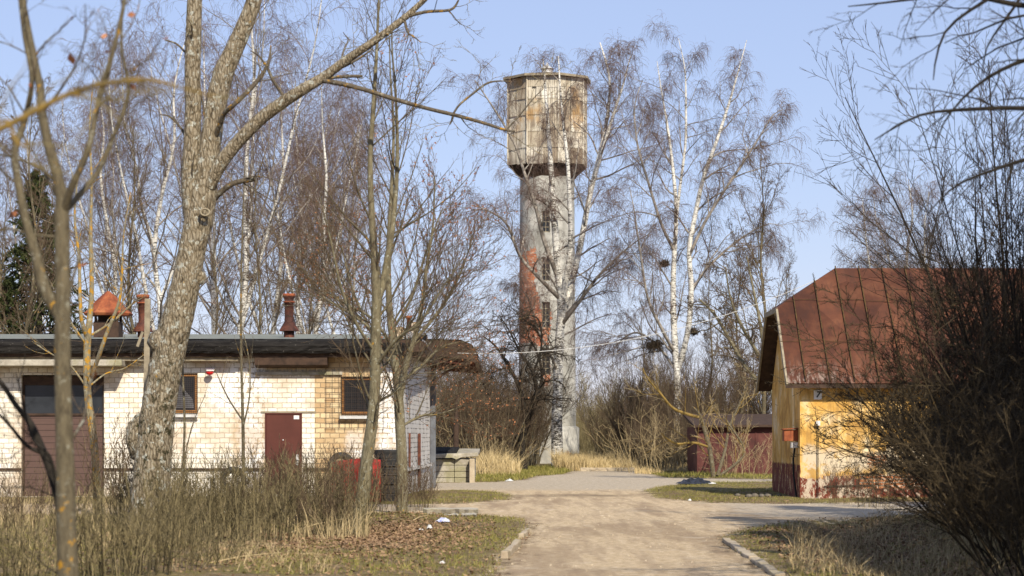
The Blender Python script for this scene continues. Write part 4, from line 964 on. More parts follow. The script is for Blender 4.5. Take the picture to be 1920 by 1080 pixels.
# power cable
pts_ = []; A = P(1567, 508, 59.2); B_ = P(858, 662, 57.5)
for i in range(25):
    t = i / 24; p = A * (1 - t) + B_ * t; p[2] -= .62 * 4 * t * (1 - t) ; pts_.append(p)
m = MB(); m.tube(pts_, [.008] * 25, 5); o = m.build('power_cable', M['zinc']); tag(o, 'thin pale cable sagging from the tin roof ridge to the garage', 'cable')

# ================================================================ trees
def merge_crown(name, root, parts, mats):
    me = mesh_np(name, parts, mats); return link(name, me, root)
def limb_from_px(spec, D, n=22, dz=0.0):
    """spec: (px, py, width_px, extra_depth) in the photograph, put at its own distance"""
    return resample([(*P(q[0], q[1], D + (q[3] if len(q) > 3 else 0)), q[2] / 2 / F * D) for q in spec], n)
def local(L_, root): l = np.array(root.location); out = L_.copy(); out[:, :3] -= l; return out
def limb_mesh(name, L_, mat, root, sides=12, g=None, rough=0.0):
    Pp = L_[None, :, :3]; Rr = L_[None, :, 3]
    v, q = tube_np(Pp, Rr, sides)
    if rough and g is not None:
        k = len(L_); ctr = np.repeat(L_[:, :3], sides, 0); v = ctr + (v - ctr) * (1 + rough * g.normal(size=(len(v), 1)))
    return link(name, mesh_np(name, [(v, q, 0)], [mat]), root)

def dens(L_, n, step):      # refine limb for bark roughness
    return resample([tuple(p) for p in L_], n)

# ---- generic birch built from a trunk, used for the background rows
def birch_levels(sz=1.0, tw=3, l2=6, l3=4, bare=.22):
    return [dict(k=21, t0=bare, t1=.97, ang=38, angv=9, lf=.36, taper=.62, rf=.42, rmax=.06, n=9, trop=.25, wig=.10, droop=.25, sides=4, mi=1, flat=.2),
            dict(k=l2, t0=.15, ang=42, angv=14, lf=.45, taper=.45, rf=.5, rmax=.02, rmin=.009, n=6, trop=.1, wig=.14, droop=.7, mi=2),
            dict(k=l3, t0=.15, ang=45, angv=15, lf=.5, taper=.3, rmin=.0055, rmax=.007, n=5, trop=-.2, wig=.14, droop=1.2, mi=2),
            dict(k=tw, t0=.15, ang=35, angv=15, L=.62, rmin=.004, rmax=.0045, n=4, trop=-.9, wig=.12, droop=1.4, mi=2, tip=.6)]
def make_birch(label, loc, H, g, group=None, lean=0.0, r0=.16, fork=None, levels=None, name='birch_tree'):
    root = thing(name, label, 'tree', loc, 0, group)
    tr = [(0, 0, -.2, r0 * 1.25)]
    for i in range(1, 9):
        t = i / 8; tr.append((lean * t * t * H * .1 + g.normal() * .12, g.normal() * .12, H * t, r0 * (1 - t) ** .8 + .012))
    L_ = resample(tr, 26); limb_mesh('trunk', L_, M['birch'], root, 9)
    limbs = [L_]
    for k in range(fork or 0):
        i0 = 7 + 3 * k; b = L_[i0]; a = g.random() * 6.28; sp = [(b[0], b[1], b[2], b[3] * .7)]
        rem = H - b[2]
        for j in range(1, 6):
            t = j / 5; sp.append((b[0] + math.cos(a) * rem * .26 * t ** .8 + g.normal() * .1, b[1] + math.sin(a) * rem * .26 * t ** .8, b[2] + rem * .9 * t, b[3] * .65 * (1 - t) + .012))
        l2 = resample(sp, 26); limb_mesh('limb', l2, M['birch'], root, 7); limbs.append(l2)
    A = np.stack(limbs); parts = ramify(A[:, :, :3], A[:, :, 3], levels or birch_levels(), g)
    merge_crown('crown', root, parts, [M['birch'], M['birch_limb'], M['twig_birch']])
    return root
# ---- tree with limbs drawn after the photograph at its true distance
def drawn_tree(name, label, cat, D, base_px, limbs, levels, mats, g, bark_m, group=None, tsides=12, rough=0.0, leaf=None, nres=30, first='trunk'):
    bx = XA(base_px, D); root = thing(name, label, cat, (bx, D, 0), 0, group)
    Ls = [local(limb_from_px(sp, D, nres), root) for sp in limbs]
    for i, L_ in enumerate(Ls):
        LL = resample([tuple(p) for p in L_], 90) if rough else L_
        limb_mesh(first if i == 0 else 'limb', LL, bark_m[i] if isinstance(bark_m, (list, tuple)) else bark_m, root, tsides if i < 5 else 8, g, rough)
    A = np.stack(Ls); parts = ramify(A[:, :, :3], A[:, :, 3], levels, g)
    if leaf: parts.append(leaves_at(levels[leaf[0]]['_P'], leaf[1], leaf[2], g, leaf[3]))
    merge_crown('crown', root, parts, mats); return root

g = np.random.default_rng(5)
bl = dict(mats=[M['birch'], M['birch_limb'], M['twig_birch']])
# birch in front of the tower
lvG = [dict(k=13, t0=.22, t1=.97, ang=42, angv=13, L=3.0, taper=.55, rf=.5, rmax=.05, n=9, trop=.2, wig=.12, droop=.35, sides=4, mi=1, flat=.1),
       dict(k=7, t0=.15, ang=42, angv=14, lf=.48, taper=.4, rf=.5, rmax=.018, rmin=.009, n=6, trop=.0, wig=.15, droop=.8, mi=2),
       dict(k=6, t0=.15, ang=45, angv=15, lf=.55, taper=.3, rmin=.0055, rmax=.0075, n=5, trop=-.2, wig=.15, droop=1.2, mi=2),
       dict(k=3, t0=.1, ang=35, angv=15, L=.6, rmin=.0045, rmax=.005, n=4, trop=-.9, wig=.12, droop=1.5, mi=2, tip=.6)]
T0 = [(1046, 884, 22), (1044, 800, 18), (1046, 720, 16), (1049, 640, 15), (1053, 570, 14), (1046, 500, 12), (1040, 420, 11), (1034, 330, 9, .2), (1028, 240, 6, .4), (1022, 160, 4, .5), (1018, 110, 2, .6)]
limbsG = [T0,
  [(1053, 575, 11), (1062, 520, 9, -.3), (1070, 455, 8, -.6), (1068, 380, 7, -.7), (1064, 300, 6, -.8), (1056, 230, 4, -.9), (1050, 160, 3, -1), (1047, 105, 1.5, -1)],
  [(1052, 600, 12), (1075, 520, 10, .5), (1092, 440, 10, .9), (1105, 370, 9, 1.2), (1122, 300, 8, 1.5), (1137, 230, 6, 1.6), (1143, 150, 4, 1.8), (1125, 80, 2, 2)],
  [(1105, 370, 6, 1.2), (1130, 280, 5, 1), (1150, 215, 5, .8), (1168, 160, 3, .5), (1182, 105, 1.5, .3)],
  [(1046, 520, 8), (1020, 450, 7, -.4), (1005, 390, 6, -.8), (985, 330, 5, -1), (965, 270, 4, -1.2), (930, 210, 3, -1.4), (890, 150, 1.5, -1.6)],
  [(1050, 560, 8), (1010, 520, 6, -1), (975, 480, 5, -1.4), (950, 420, 4, -1.8), (915, 395, 2.5, -2), (885, 385, 1.5, -2.2)],
  [(1052, 610, 7), (1090, 560, 6, -1), (1120, 520, 5, -1.4), (1160, 480, 3.5, -2), (1190, 455, 2, -2.4), (1215, 440, 1.5, -2.6)],
  [(1047, 700, 5), (1030, 660, 4, -.6), (1010, 620, 3, -1), (990, 560, 2, -1.2), (965, 530, 1.2, -1.4)]]
drawn_tree('birch_tree', 'forked white birch standing right in front of the water tower', 'tree', 106, 1046, [[(q[0], q[1], q[2] * 1.15, *q[3:]) for q in L_] for L_ in limbsG], lvG, bl['mats'], g, [M['birch']] * 4 + [M['birch_limb']] * 6, 'birches behind the crossroads')
# tall twin birch right of the tower
limbsH = [[(1264, 888, 20), (1268, 800, 18), (1270, 720, 17), (1265, 640, 16), (1262, 560, 14), (1264, 480, 12), (1268, 400, 10), (1262, 320, 8), (1252, 240, 6, .4), (1240, 170, 3.5, .6), (1232, 115, 1.5, .8)],
  [(1272, 690, 14), (1290, 620, 14, -.5), (1296, 540, 13, -.8), (1292, 470, 12, -1), (1304, 400, 11, -1), (1320, 330, 10, -1), (1345, 260, 8, -1), (1368, 190, 6, -1), (1388, 120, 3, -1), (1400, 75, 1.5, -1)],
  [(1266, 430, 8), (1275, 350, 7, .8), (1285, 270, 6, 1), (1286, 200, 5, 1), (1284, 130, 3, 1), (1272, 72, 1.5, 1)],
  [(1292, 480, 8, -1), (1320, 420, 7, -1.4), (1350, 370, 7, -1.8), (1390, 310, 6, -2), (1425, 255, 4, -2), (1450, 215, 2.5, -2), (1470, 205, 1.2, -2)],
  [(1264, 470, 8), (1240, 420, 7, -.6), (1215, 340, 6, -1), (1195, 270, 5, -1), (1190, 200, 3, -1), (1205, 150, 1.5, -1)],
  [(1264, 660, 8), (1240, 615, 8, -1), (1215, 560, 6, -1.5), (1200, 470, 5, -2), (1190, 400, 3, -2.2), (1180, 350, 1.5, -2.2)],
  [(1290, 560, 8), (1320, 510, 7, .6), (1360, 470, 6, 1), (1400, 440, 4, 1.4), (1440, 420, 2.5, 1.4), (1468, 425, 1.2, 1.4)],
  [(1264, 690, 7), (1235, 650, 6, .8), (1200, 625, 5, 1.4), (1175, 630, 4, 1.8), (1150, 655, 2, 2)]]
drawn_tree('birch_tree', 'tall twin-stemmed birch with a wide crown between the tower and the yellow house', 'tree', 100, 1268, [[(q[0], q[1], q[2] * .78, *q[3:]) for q in L_] for L_ in limbsH], lvG, bl['mats'], g, [M['birch']] * 3 + [M['birch_limb']] * 6, 'birches behind the crossroads')

# background birches
protos = [make_birch('tall slim birch with drooping twigs behind the garage, right of the big trunk', (XA(455, 88), 88, 0), 20.5, g, 'birches behind the garage', .3, .15, 2),
          make_birch('white birch behind the garage seen just right of the hooded vent', (XA(292, 84), 84, 0), 16.5, g, 'birches behind the garage', .5, .13, 3),
          make_birch('slim white birch behind the roof between the flue pipe and the multi-branched tree', (XA(600, 92), 92, 0), 16.0, g, 'birches behind the garage', .2, .13, 2)]
protos[2].rotation_euler.z = 1
more = [(0, 395, 98, .93, 2.2, 'birch behind the garage showing between the forks of the big trunk'), (1, 215, 96, 1.0, 4.0, 'pale birch rising behind the hooded roof vent'), (2, 520, 102, 1.12, .7, 'distant birch behind the right-hand flue pipe'),
        (1, 655, 100, .92, 5.1, 'small birch hidden behind the low multi-stemmed garage tree'), 
        (1, 560, 110, 1.15, 1.7, 'far birch in the gap right of the right-hand flue'), (2, 60, 110, 1.05, 2.5, 'far birch beyond the spruce at the left edge')]
for pi_, px, D, sc, rz, l in more: dup(protos[pi_], (XA(px, D), D, 0), rz, sc, l)
prR = make_birch('upright white birch behind the tin roof with straight bright trunk', (XA(1692, 98), 98, 0), 12.6, g, 'birches behind the yellow house', .3, .14, 3)
for pi_, px, D, sc, rz, l in [(0, 1600, 104, .66, 2, 'reddish birch behind the left end of the tin roof'), (0, 1745, 102, .80, 4, 'birch behind the roof half hidden by the dark shrub tree'), (0, 1640, 110, .78, 5, 'thin birch between two others behind the tin roof'),
        (0, 1560, 112, .70, 1, 'low birch showing just above the hip of the tin roof'), (0, 1830, 100, .72, 3, 'birch behind the roof at the far right, veiled by dark stems'), (0, 1500, 118, .62, .4, 'low distant birch left of the tin roof hip'), (0, 1670, 122, .8, 2.7, 'farthest birch glimpsed behind the tin roof')]:
    dup(prR, (XA(px, D), D, 0), rz, sc * .97, l)

# slim grey poplar-like tree left of the yellow house
def upright(label, px, D, H, g, mats, bark_m, r0=.1, name='young_tree', group=None, k1=24, ang=26, l1=.3):
    root = thing(name, label, 'tree', (XA(px, D), D, 0), 0, group)
    L_ = resample([(0, 0, -.2, r0 * 1.2)] + [(g.normal() * .08, g.normal() * .08, H * i / 6, r0 * (1 - i / 6) + .012) for i in range(1, 7)], 24); limb_mesh('trunk', L_, bark_m, root, 7)
    parts = ramify(L_[None, :, :3], L_[None, :, 3], [dict(k=k1, t0=.15, ang=ang, angv=8, lf=l1, taper=.6, rf=.5, rmax=.04, n=7, trop=.5, wig=.1, sides=4, mi=0), dict(k=9, t0=.1, ang=35, angv=12, lf=.4, rf=.6, rmin=.008, rmax=.014, n=5, trop=.2, wig=.12, mi=1),
            dict(k=7, t0=.1, ang=38, angv=12, lf=.5, rmin=.007, rmax=.008, n=4, trop=.1, wig=.14, mi=1, tip=.6), dict(k=3, t0=.1, ang=38, angv=12, lf=.5, rmin=.006, rmax=.007, n=3, trop=.1, wig=.14, mi=1, tip=.6)], g)
    merge_crown('crown', root, parts, mats); return root
u0 = upright('slim upright grey-barked tree between the twin birch and the yellow house', 1427, 95, 13.2, g, [M['bark_olive'], M['twig_brown']], M['bark_olive'], .1)
for px, D, sc, rz, l in [(1385, 104, .8, 1, 'grey tree standing just right of the twin birch trunk'), (1475, 106, .75, 2.4, 'low grey tree behind the left corner of the tin roof'), (1205, 112, .62, 4, 'low grey tree left of the twin birch'),
        (1330, 110, .72, 5, 'grey bare tree behind the twin birch, above the lock-up'), (820, 100, .62, 3, 'low bare tree behind the right canopy of the garage'), (250, 78, .9, 2, 'bare grey tree behind the hooded vent'), 
        (60, 76, .95, 4.4, 'bare grey tree in front of the spruce at left'), (480, 79, .8, 5.2, 'crooked grey tree behind the roof near the right flue'), (-10, 80, 1.0, 5.9, 'bare grey tree at the very left edge behind the garage'),
        (405, 82, .72, 3.9, 'low bare tree behind the roof right of the big trunk'), (585, 84, .66, 2.0, 'low bare tree behind the garage roof right of the flue pipe')]:
    dup(u0, (XA(px, D), D, 0), rz, sc, l)

# crooked grey tree by the lock-up with lichen twigs
lvA = [dict(k=12, t0=.15, ang=50, angv=15, L=2.0, taper=.4, rf=.5, rmax=.04, n=8, trop=.1, wig=.28, sides=4, mi=0), dict(k=8, t0=.1, ang=50, angv=16, lf=.45, rf=.6, rmin=.011, rmax=.016, n=6, trop=.1, wig=.25, mi=1),
       dict(k=7, t0=.1, ang=48, angv=16, lf=.5, rmin=.009, rmax=.010, n=5, trop=.1, wig=.25, mi=1, tip=.6)]
drawn_tree('crooked_tree', 'crooked lichen-covered tree hugging the left gable of the yellow house', 'tree', 78, 1440,
  [[(1470, 905, 13), (1464, 820, 11), (1450, 740, 10), (1434, 660, 8), (1424, 600, 6), (1412, 540, 4), (1400, 480, 2)], [(1450, 740, 7), (1400, 690, 8, .5), (1370, 640, 7, .8), (1340, 590, 5, 1), (1310, 560, 3, 1)], [(1425, 670, 7), (1390, 610, 6, -.4), (1370, 560, 4, -.8), (1360, 500, 2, -1)]],
  lvA, [M['bark_olive'], M['twig_brown']], g, M['bark_smooth'])
# low yellow-lichened shrub tree in front of the lock-up
lvS = [dict(k=7, t0=.2, ang=42, angv=15, L=1.5, taper=.3, rf=.4, rmax=.02, n=7, trop=.3, wig=.16, sides=4, mi=0), dict(k=5, t0=.1, ang=35, angv=12, lf=.5, rf=.5, rmin=.007, rmax=.011, n=5, trop=.2, wig=.12, mi=1), dict(k=4, t0=.1, ang=35, angv=12, lf=.5, rmin=.006, rmax=.007, n=4, trop=.2, wig=.12, mi=1)]
drawn_tree('crooked_tree', 'low crooked shrub tree with bright yellow lichen limbs before the maroon lock-up', 'tree', 84, 1338,
  [[(1338, 896, 10), (1332, 850, 9), (1325, 820, 8), (1316, 790, 8), (1308, 772, 5), (1298, 762, 2)], [(1310, 782, 6), (1290, 777, 6, -.3), (1262, 765, 5, -.6), (1240, 740, 4, -.8), (1215, 710, 3, -1), (1205, 690, 1.5, -1)],
   [(1328, 838, 5), (1300, 830, 4.5, -.4), (1270, 832, 4, -.6), (1250, 822, 3, -.8), (1240, 812, 1.5, -1)], [(1345, 892, 7), (1358, 850, 6, .3), (1368, 800, 5, .5), (1385, 760, 3, .6), (1400, 720, 1.5, .6)], [(1350, 892, 6), (1395, 850, 4, .2), (1370, 800, 4, .2), (1355, 780, 2, .2)]],
  lvS, [M['bark_yellow'], M['twig_straw']], g, [M['bark_olive'], M['bark_yellow'], M['bark_yellow'], M['bark_olive'], M['bark_olive']])

# thickets and bushes
def make_bush(label, loc, H, W, ns, g, mats, cat='bush', group=None, name='bush', k2=6, k3=5, trop=.35, r=.018, splay=.4, k4=0, wig=.08, rm=.005):
    root = thing(name, label, cat, loc, 0, group)
    a = g.random(ns) * 6.28; rr = np.sqrt(g.random(ns)) * W * .5
    pos = np.stack([np.cos(a) * rr, np.sin(a) * rr, np.full(ns, -.05)], 1)
    d = norm(np.stack([np.cos(a) * splay * g.random(ns), np.sin(a) * splay * g.random(ns), np.ones(ns)], 1))
    L = H * (.55 + .5 * g.random(ns)); P0, R0 = grow(pos, d, L, r * (.6 + .8 * g.random(ns)), 8, g, 0.0, wig, 0.0, .2)
    v, q = tube_np(P0, R0, 4); root_st = link('stem', mesh_np('stem', [(v, q, 0)], [mats[0]]), root)
    lv = [dict(k=k2, t0=.2, ang=32, angv=12, lf=.42, rf=.6, rmin=.006, rmax=.015, n=5, trop=trop, wig=wig * 1.3, mi=0), dict(k=k3, t0=.15, ang=34, angv=12, lf=.5, rmin=rm, rmax=max(.008, rm), n=4, trop=trop, wig=.12, mi=0, tip=.6)]
    if k4: lv.append(dict(k=k4, t0=.15, ang=34, angv=12, lf=.5, rmin=.0045, rmax=.006, n=3, trop=trop, wig=.12, mi=0, tip=.6))
    parts = ramify(P0, R0, lv, g, L); merge_crown('crown', root, parts, [mats[1]]); return root
fb = make_bush('tangled brown bare thicket', (XA(930, 110), 110, 0), 6.2, 4.0, 55, g, [M['bark_olive'], M['twig_brown']], 'bush', 'bare thickets beyond the crossroads', k2=9, k3=7, r=.04, k4=3)
fb['label'] = 'tall dark brown thicket tangled before the foot of the water tower'
ob = make_bush('rounded olive willow bush right of the tower foot', (XA(1115, 135), 135, 0), 5.4, 5.5, 60, g, [M['twig_olive'], M['twig_olive']], 'bush', 'bare thickets beyond the crossroads', 'willow_bush', 9, 7, .3, .03, .5, k4=3)
for src, px, D, sc, zs, rz, l in [
    (fb, 880, 96, .80, .78, 1, 'brown thicket right behind the loading dock'), (fb, 850, 104, .9, .80, 2, 'brown thicket behind the dock and the garage canopy'), (fb, 968, 104, .58, .68, 3, 'dark low thicket hiding the left foot of the tower'), (fb, 960, 120, 1.0, .88, 4, 'high thicket just left of the tower shaft'),
    (fb, 1215, 106, .8, .86, 5, 'brown thicket left of the twin birch trunk'), (fb, 1290, 100, .7, .86, .6, 'brown thicket round the foot of the twin birch'), (fb, 1180, 122, 1.0, .72, 1.4, 'far brown thicket between the path and the twin birch'), (fb, 1350, 112, 1.1, 1.0, 2.5, 'high brown thicket behind the maroon lock-up'),
    (fb, 1420, 108, 1.1, .98, 3.6, 'brown thicket behind the right end of the lock-up'), (fb, 1250, 124, 1.1, .92, 4.4, 'far thicket behind the twin birch'), (fb, 1330, 98, .5, .62, 5.3, 'low brown thicket between the birch and the lock-up'), (fb, 1240, 96, .5, .5, 2.2, 'low thicket at the end of the long low kerb'),
    (ob, 1060, 150, 1.1, 1.0, 2, 'far olive bush peeping out right of the tower shaft'), (ob, 1150, 150, 1.0, .72, 3, 'low olive bush at the end of the path'), (ob, 1100, 128, .6, .62, 4, 'small olive bush at the right foot of the tower'), (ob, 1200, 148, 1.0, .62, 1, 'low far olive bush right of the path end'),
    (fb, 820, 118, 1.1, .95, 5.7, 'far thicket above the loading dock'), (fb, 905, 130, 1.2, .88, .2, 'far thicket between the dock and the tower'), (ob, 1165, 170, 1.5, .62, 5, 'most distant olive bush closing the path'), (ob, 1080, 175, 1.6, .8, 2.9, 'most distant olive bush behind the tower foot')]:
    dup(src, (XA(px, D), D, 0), rz, sc, l, zs)
st = make_bush('pale leafless saplings standing before the lock-up', (XA(1395, 86), 86, 0), 3.0, 1.6, 11, g, [M['twig_straw'], M['twig_straw']], 'sapling', 'pale saplings before the thickets', 'sapling_clump', 5, 3, .3, .013, .6, wig=.12)
st['label'] = 'pale leafless saplings before the right half of the maroon lock-up'
for px, D, sc, rz, l in [(1360, 85.5, .8, 1, 'pale sapling clump before the middle of the maroon lock-up'), (1425, 86, .7, 2, 'pale saplings before the right end of the lock-up'), (1220, 95, 1.2, 3, 'pale saplings left of the twin birch foot'), (1195, 99, 1.1, 4, 'pale saplings right beside the end of the dirt road'), (1255, 94, 1.3, 5, 'pale saplings just in front of the twin birch'),
        (1300, 92, 1.0, .5, 'pale saplings between the twin birch and the lock-up'), (905, 94, .9, 1.5, 'pale saplings behind the dock end'), (875, 90, 1.0, 2.6, 'pale saplings rising right behind the dock'), (945, 97, 1.1, 3.4, 'pale saplings left of the apple tree')]:
    dup(st, (XA(px, D), D, 0), rz, sc, l)
# crooked dark apple tree left of the tower foot
drawn_tree('apple_tree', 'dark twisted old apple tree in front of the brick patch of the tower', 'tree', 98, 985,
  [[(985, 885, 12), (978, 830, 11), (985, 780, 10), (975, 730, 8), (955, 690, 6), (930, 650, 4), (905, 630, 2)], [(983, 800, 9), (1005, 750, 8, -.5), (1000, 700, 7, -.8), (975, 660, 5, -1), (955, 620, 3, -1), (935, 590, 1.5, -1)], [(985, 780, 8), (1008, 740, 7, .5), (1016, 700, 5, .7), (1006, 660, 4, .8), (990, 630, 2, .8)],
   [(978, 830, 7), (945, 790, 6, .4), (920, 740, 5, .6), (890, 700, 3, .8), (870, 690, 1.5, 1)], [(1000, 700, 5), (1015, 650, 4, -.4), (1010, 600, 3, -.6), (985, 590, 1.5, -.8)]],
  [dict(k=13, t0=.2, ang=55, angv=18, L=2.0, taper=.4, rf=.55, rmax=.04, n=8, trop=-.1, wig=.3, droop=.5, sides=4, mi=0), dict(k=8, t0=.1, ang=50, angv=18, lf=.5, rf=.6, rmin=.012, rmax=.018, n=6, trop=0, wig=.3, droop=.5, mi=1), dict(k=7, t0=.1, ang=50, angv=18, lf=.5, rmin=.010, rmax=.012, n=5, trop=-.2, wig=.3, mi=1, tip=.6)],
  [M['bark_dark'], M['twig_dark']], g, M['bark_dark'])
# bird nests / witches' brooms in the birches
for px, py, D, r_, l in [(1228, 648, 100.5, .42, 'large dark twig nest on the drooping low limb of the twin birch'), (1246, 494, 99.8, .2, 'small dark nest high against the twin birch trunk'), (1299, 622, 100, .22, 'small dark nest beside the second stem of the twin birch')]:
    N = 420; c = P(px, py, D); pos = g.normal(size=(N, 3)) * r_ * .45 * np.array([1, 1, .6]); d = norm(g.normal(size=(N, 3)) * np.array([1, 1, .5]))
    Pp, Rr = grow(pos, d, np.full(N, r_ * .9), np.full(N, .012), 4, g, 0, .3); v, q = tube_np(Pp, Rr, 3); o = link('twig_nest', mesh_np('twig_nest', [(v, q, 0)], [M['twig_dark']])); o.location = tuple(c); tag(o, l, 'nest', 'twig nests in the birches')

# spruce on the left
def make_spruce(label, loc, H, g, group=None, R0_=.26):
    root = thing('spruce_tree', label, 'tree', loc, 0, group)
    L_ = resample([(0, 0, -.2, .2)] + [(g.normal() * .03, g.normal() * .03, H * i / 6, .2 * (1 - i / 6) + .01) for i in range(1, 7)], 20); limb_mesh('trunk', L_, M['bark_dark'], root, 7)
    nb = 190; t = .08 + .91 * (np.arange(nb) + g.random(nb)) / nb; a = g.random(nb) * 6.28
    pos = np.stack([np.zeros(nb), np.zeros(nb), t * H], 1); d = norm(np.stack([np.cos(a), np.sin(a), np.full(nb, .15) + t * .4 - .3], 1))
    L = H * R0_ * (1 - t) ** .85 * (.75 + .5 * g.random(nb)) + .15
    P1, R1 = grow(pos, d, L, np.full(nb, .03), 8, g, .0, .05, -.35, .3); v1, q1 = tube_np(P1, R1, 3)
    ps = [(v1, q1, 0)]
    lv = [dict(k=13, t0=.15, ang=58, angv=10, lf=.36, taper=.5, rmin=.012, rmax=.014, n=4, trop=-.5, wig=.06, droop=.4, mi=0)]
    ps += ramify(P1, R1, lv, g, L); P2 = lv[0]['_P']
    pos, T, rr, tt, _ = spawn(P2, np.ones(P2.shape[:2]), 11, .0, 1.0, g); N = len(pos)
    dd = norm(T + g.normal(size=(N, 3)) * .55 + np.array([0, 0, -.12])); s = norm(np.cross(dd, g.normal(size=(N, 3)))) * .035; ln = (.10 + .10 * g.random(N))[:, None]
    v = np.stack([pos - s, pos + s, pos + dd * ln], 1).reshape(-1, 3); ps.append((v, np.arange(N * 3).reshape(-1, 3), 1))
    merge_crown('crown', root, ps, [M['bark_dark'], M['needle']]); return root
sp = make_spruce('tall dark green spruce behind the left end of the garage', (XA(72, 86), 86, 0), 11.6, g, 'spruces at the left')
dup(sp, (XA(-40, 92), 92, 0), 2, .88, 'second spruce half cut by the left edge of the photo')
dup(sp, (XA(15, 80), 80, 0), 4, .62, 'lower spruce in front of the tall one at left')

# lichened slim tree before the garage door
drawn_tree('young_tree', 'slim tree speckled with orange lichen in front of the brown garage door', 'tree', 46, 182,
  [[(184, 990, 17), (181, 900, 16), (175, 820, 15), (165, 745, 15), (163, 690, 14), (164, 640, 14), (169, 590, 11), (172, 540, 9), (170, 440, 7), (172, 340, 5), (168, 240, 3), (175, 150, 1.5)],
   [(163, 632, 9), (153, 600, 8, -.2), (150, 555, 7, -.2), (148, 480, 6), (140, 400, 4), (150, 300, 2)],
   [(172, 705, 8), (188, 660, 8, -.3), (202, 620, 7, -.4), (222, 570, 6, -.5), (228, 530, 5, -.5), (232, 440, 3, -.5), (245, 360, 1.5, -.5)],
   [(164, 632, 5), (185, 620, 4.5, .3), (215, 600, 4, .3), (248, 570, 3, .4), (275, 555, 1.5, .4)],
   [(158, 720, 4), (140, 695, 3.5), (125, 680, 3), (90, 660, 2.5, .4), (60, 640, 1.5, .5)], [(158, 640, 4), (140, 615, 3.5), (125, 590, 2.5), (110, 560, 1.5)], [(170, 722, 4), (200, 700, 3, .3), (235, 690, 2.5, .4), (270, 665, 1.5, .4)]],
  [dict(k=7, t0=.3, ang=40, angv=12, L=.8, taper=.3, rf=.45, rmax=.012, rmin=.006, n=6, trop=.3, wig=.14, sides=4, mi=0), dict(k=4, t0=.1, ang=38, angv=12, lf=.5, rmin=.0035, rmax=.006, n=4, trop=.2, wig=.14, mi=1)],
  [M['bark_lichen'], M['twig_brown']], g, M['bark_lichen'], 'young trees before the garage', 10)

# the big leaning tree
lvB = [dict(k=4, t0=.45, t1=.98, ang=48, angv=14, L=1.0, taper=.3, rf=.3, rmax=.022, n=8, trop=.15, wig=.2, sides=5, mi=0), dict(k=4, t0=.2, ang=45, angv=14, lf=.4, rf=.5, rmin=.005, rmax=.01, n=6, trop=.1, wig=.2, mi=1), dict(k=3, t0=.2, ang=45, angv=14, lf=.5, rmin=.003, rmax=.005, n=4, trop=.1, wig=.2, mi=1)]
big = drawn_tree('lime_tree', 'thick leaning old tree with forked mossy trunk in front of the garage window', 'tree', 36, 285,
  [[(276, 1030, 84), (279, 960, 76), (286, 880, 70), (293, 800, 67), (305, 720, 62), (322, 640, 62), (340, 570, 56), (352, 510, 52), (364, 450, 52), (376, 395, 54), (384, 340, 48), (392, 290, 40), (400, 230, 38), (415, 150, 40), (440, 90, 34), (470, 20, 30), (492, -60, 26), (510, -160, 20), (520, -260, 10)],
   [(368, 440, 40), (363, 390, 42), (358, 330, 36), (360, 270, 32), (362, 200, 30), (361, 130, 30), (363, 60, 30), (366, -20, 28), (372, -110, 22), (380, -220, 12)],
   [(392, 350, 24, -.1), (415, 305, 26, -.2), (450, 262, 24, -.3), (490, 222, 24, -.4), (530, 192, 23, -.5), (572, 165, 21, -.6), (610, 142, 18, -.6), (650, 112, 16, -.7), (700, 78, 14, -.8), (750, 40, 12, -.8), (790, 5, 10, -.8), (835, -40, 7, -.9)],
   [(395, 380, 12, .1), (412, 362, 11), (435, 345, 10, -.1), (460, 338, 10, -.1), (479, 336, 8, -.1)],
   [(598, 150, 9, -.6), (640, 157, 9, -.7), (690, 170, 8, -.8), (740, 186, 8, -.8), (800, 203, 7, -.8), (850, 215, 7, -.8), (905, 230, 6, -.9), (945, 243, 5, -.9), (966, 246, 3, -.9)],
   [(850, 213, 4, -.8), (862, 196, 4, -.8), (885, 177, 4, -.8), (912, 157, 4, -.8), (935, 152, 3, -.8), (958, 153, 1.5, -.8)], [(950, 243, 3, -.9), (975, 215, 3, -.9), (1000, 185, 2, -.9), (1020, 165, 1, -.9)],
   [(850, 215, 5, -.8), (847, 226, 4, -.8), (843, 234, 2, -.8)], [(590, 155, 7, -.6), (620, 146, 6, -.6), (655, 143, 6, -.6), (680, 143, 5, -.6)],
   [(620, 135, 5, -.6), (650, 122, 5, -.5), (680, 105, 4, -.4), (700, 90, 2, -.4)], [(765, 30, 7, -.8), (800, 22, 6, -.8), (845, 18, 5, -.8), (860, 0, 3, -.8)], [(758, 35, 5, -.8), (764, 60, 4, -.8), (775, 68, 3, -.8), (790, 80, 1.5, -.8)],
   [(402, 262, 10, -.05), (420, 215, 9, -.4), (440, 195, 9, -.6), (480, 155, 8, -.6), (503, 118, 6, -.6), (508, 85, 2, -.6)], [(530, 178, 6, -.5), (512, 150, 6, -.5), (500, 125, 5, -.5), (485, 105, 4, -.5), (470, 95, 2, -.5)],
   [(395, 300, 8, 0), (372, 150, 2, 0), (340, 90, 4, .2), (310, 75, 3, .3)], [(360, 300, 6), (345, 250, 5, .2), (320, 220, 4, .3), (300, 215, 2, .3)]],
  lvB, [M['bark_limb'], M['twig_olive']], g, [M['bark_big']] * 3 + [M['bark_limb']] * 20, None, 20, .022)
for (q, px, py) in ((1, 384, 398), ):
    m = MB(); m.lathe([(.085, -.03), (.09, .02), (.075, .04), (.055, .03), (.05, -.02)], 18, cap=False); c = P(px, py, 35.68)
    m.v = [(p[0], -p[2], p[1] * .75) for p in m.v]; o = m.build('knot_hole', M['greywood'], big); o.location = (c[0] - big.location[0], c[1] - 36, c[2]); o.rotation_euler = (0, 0, R(15))
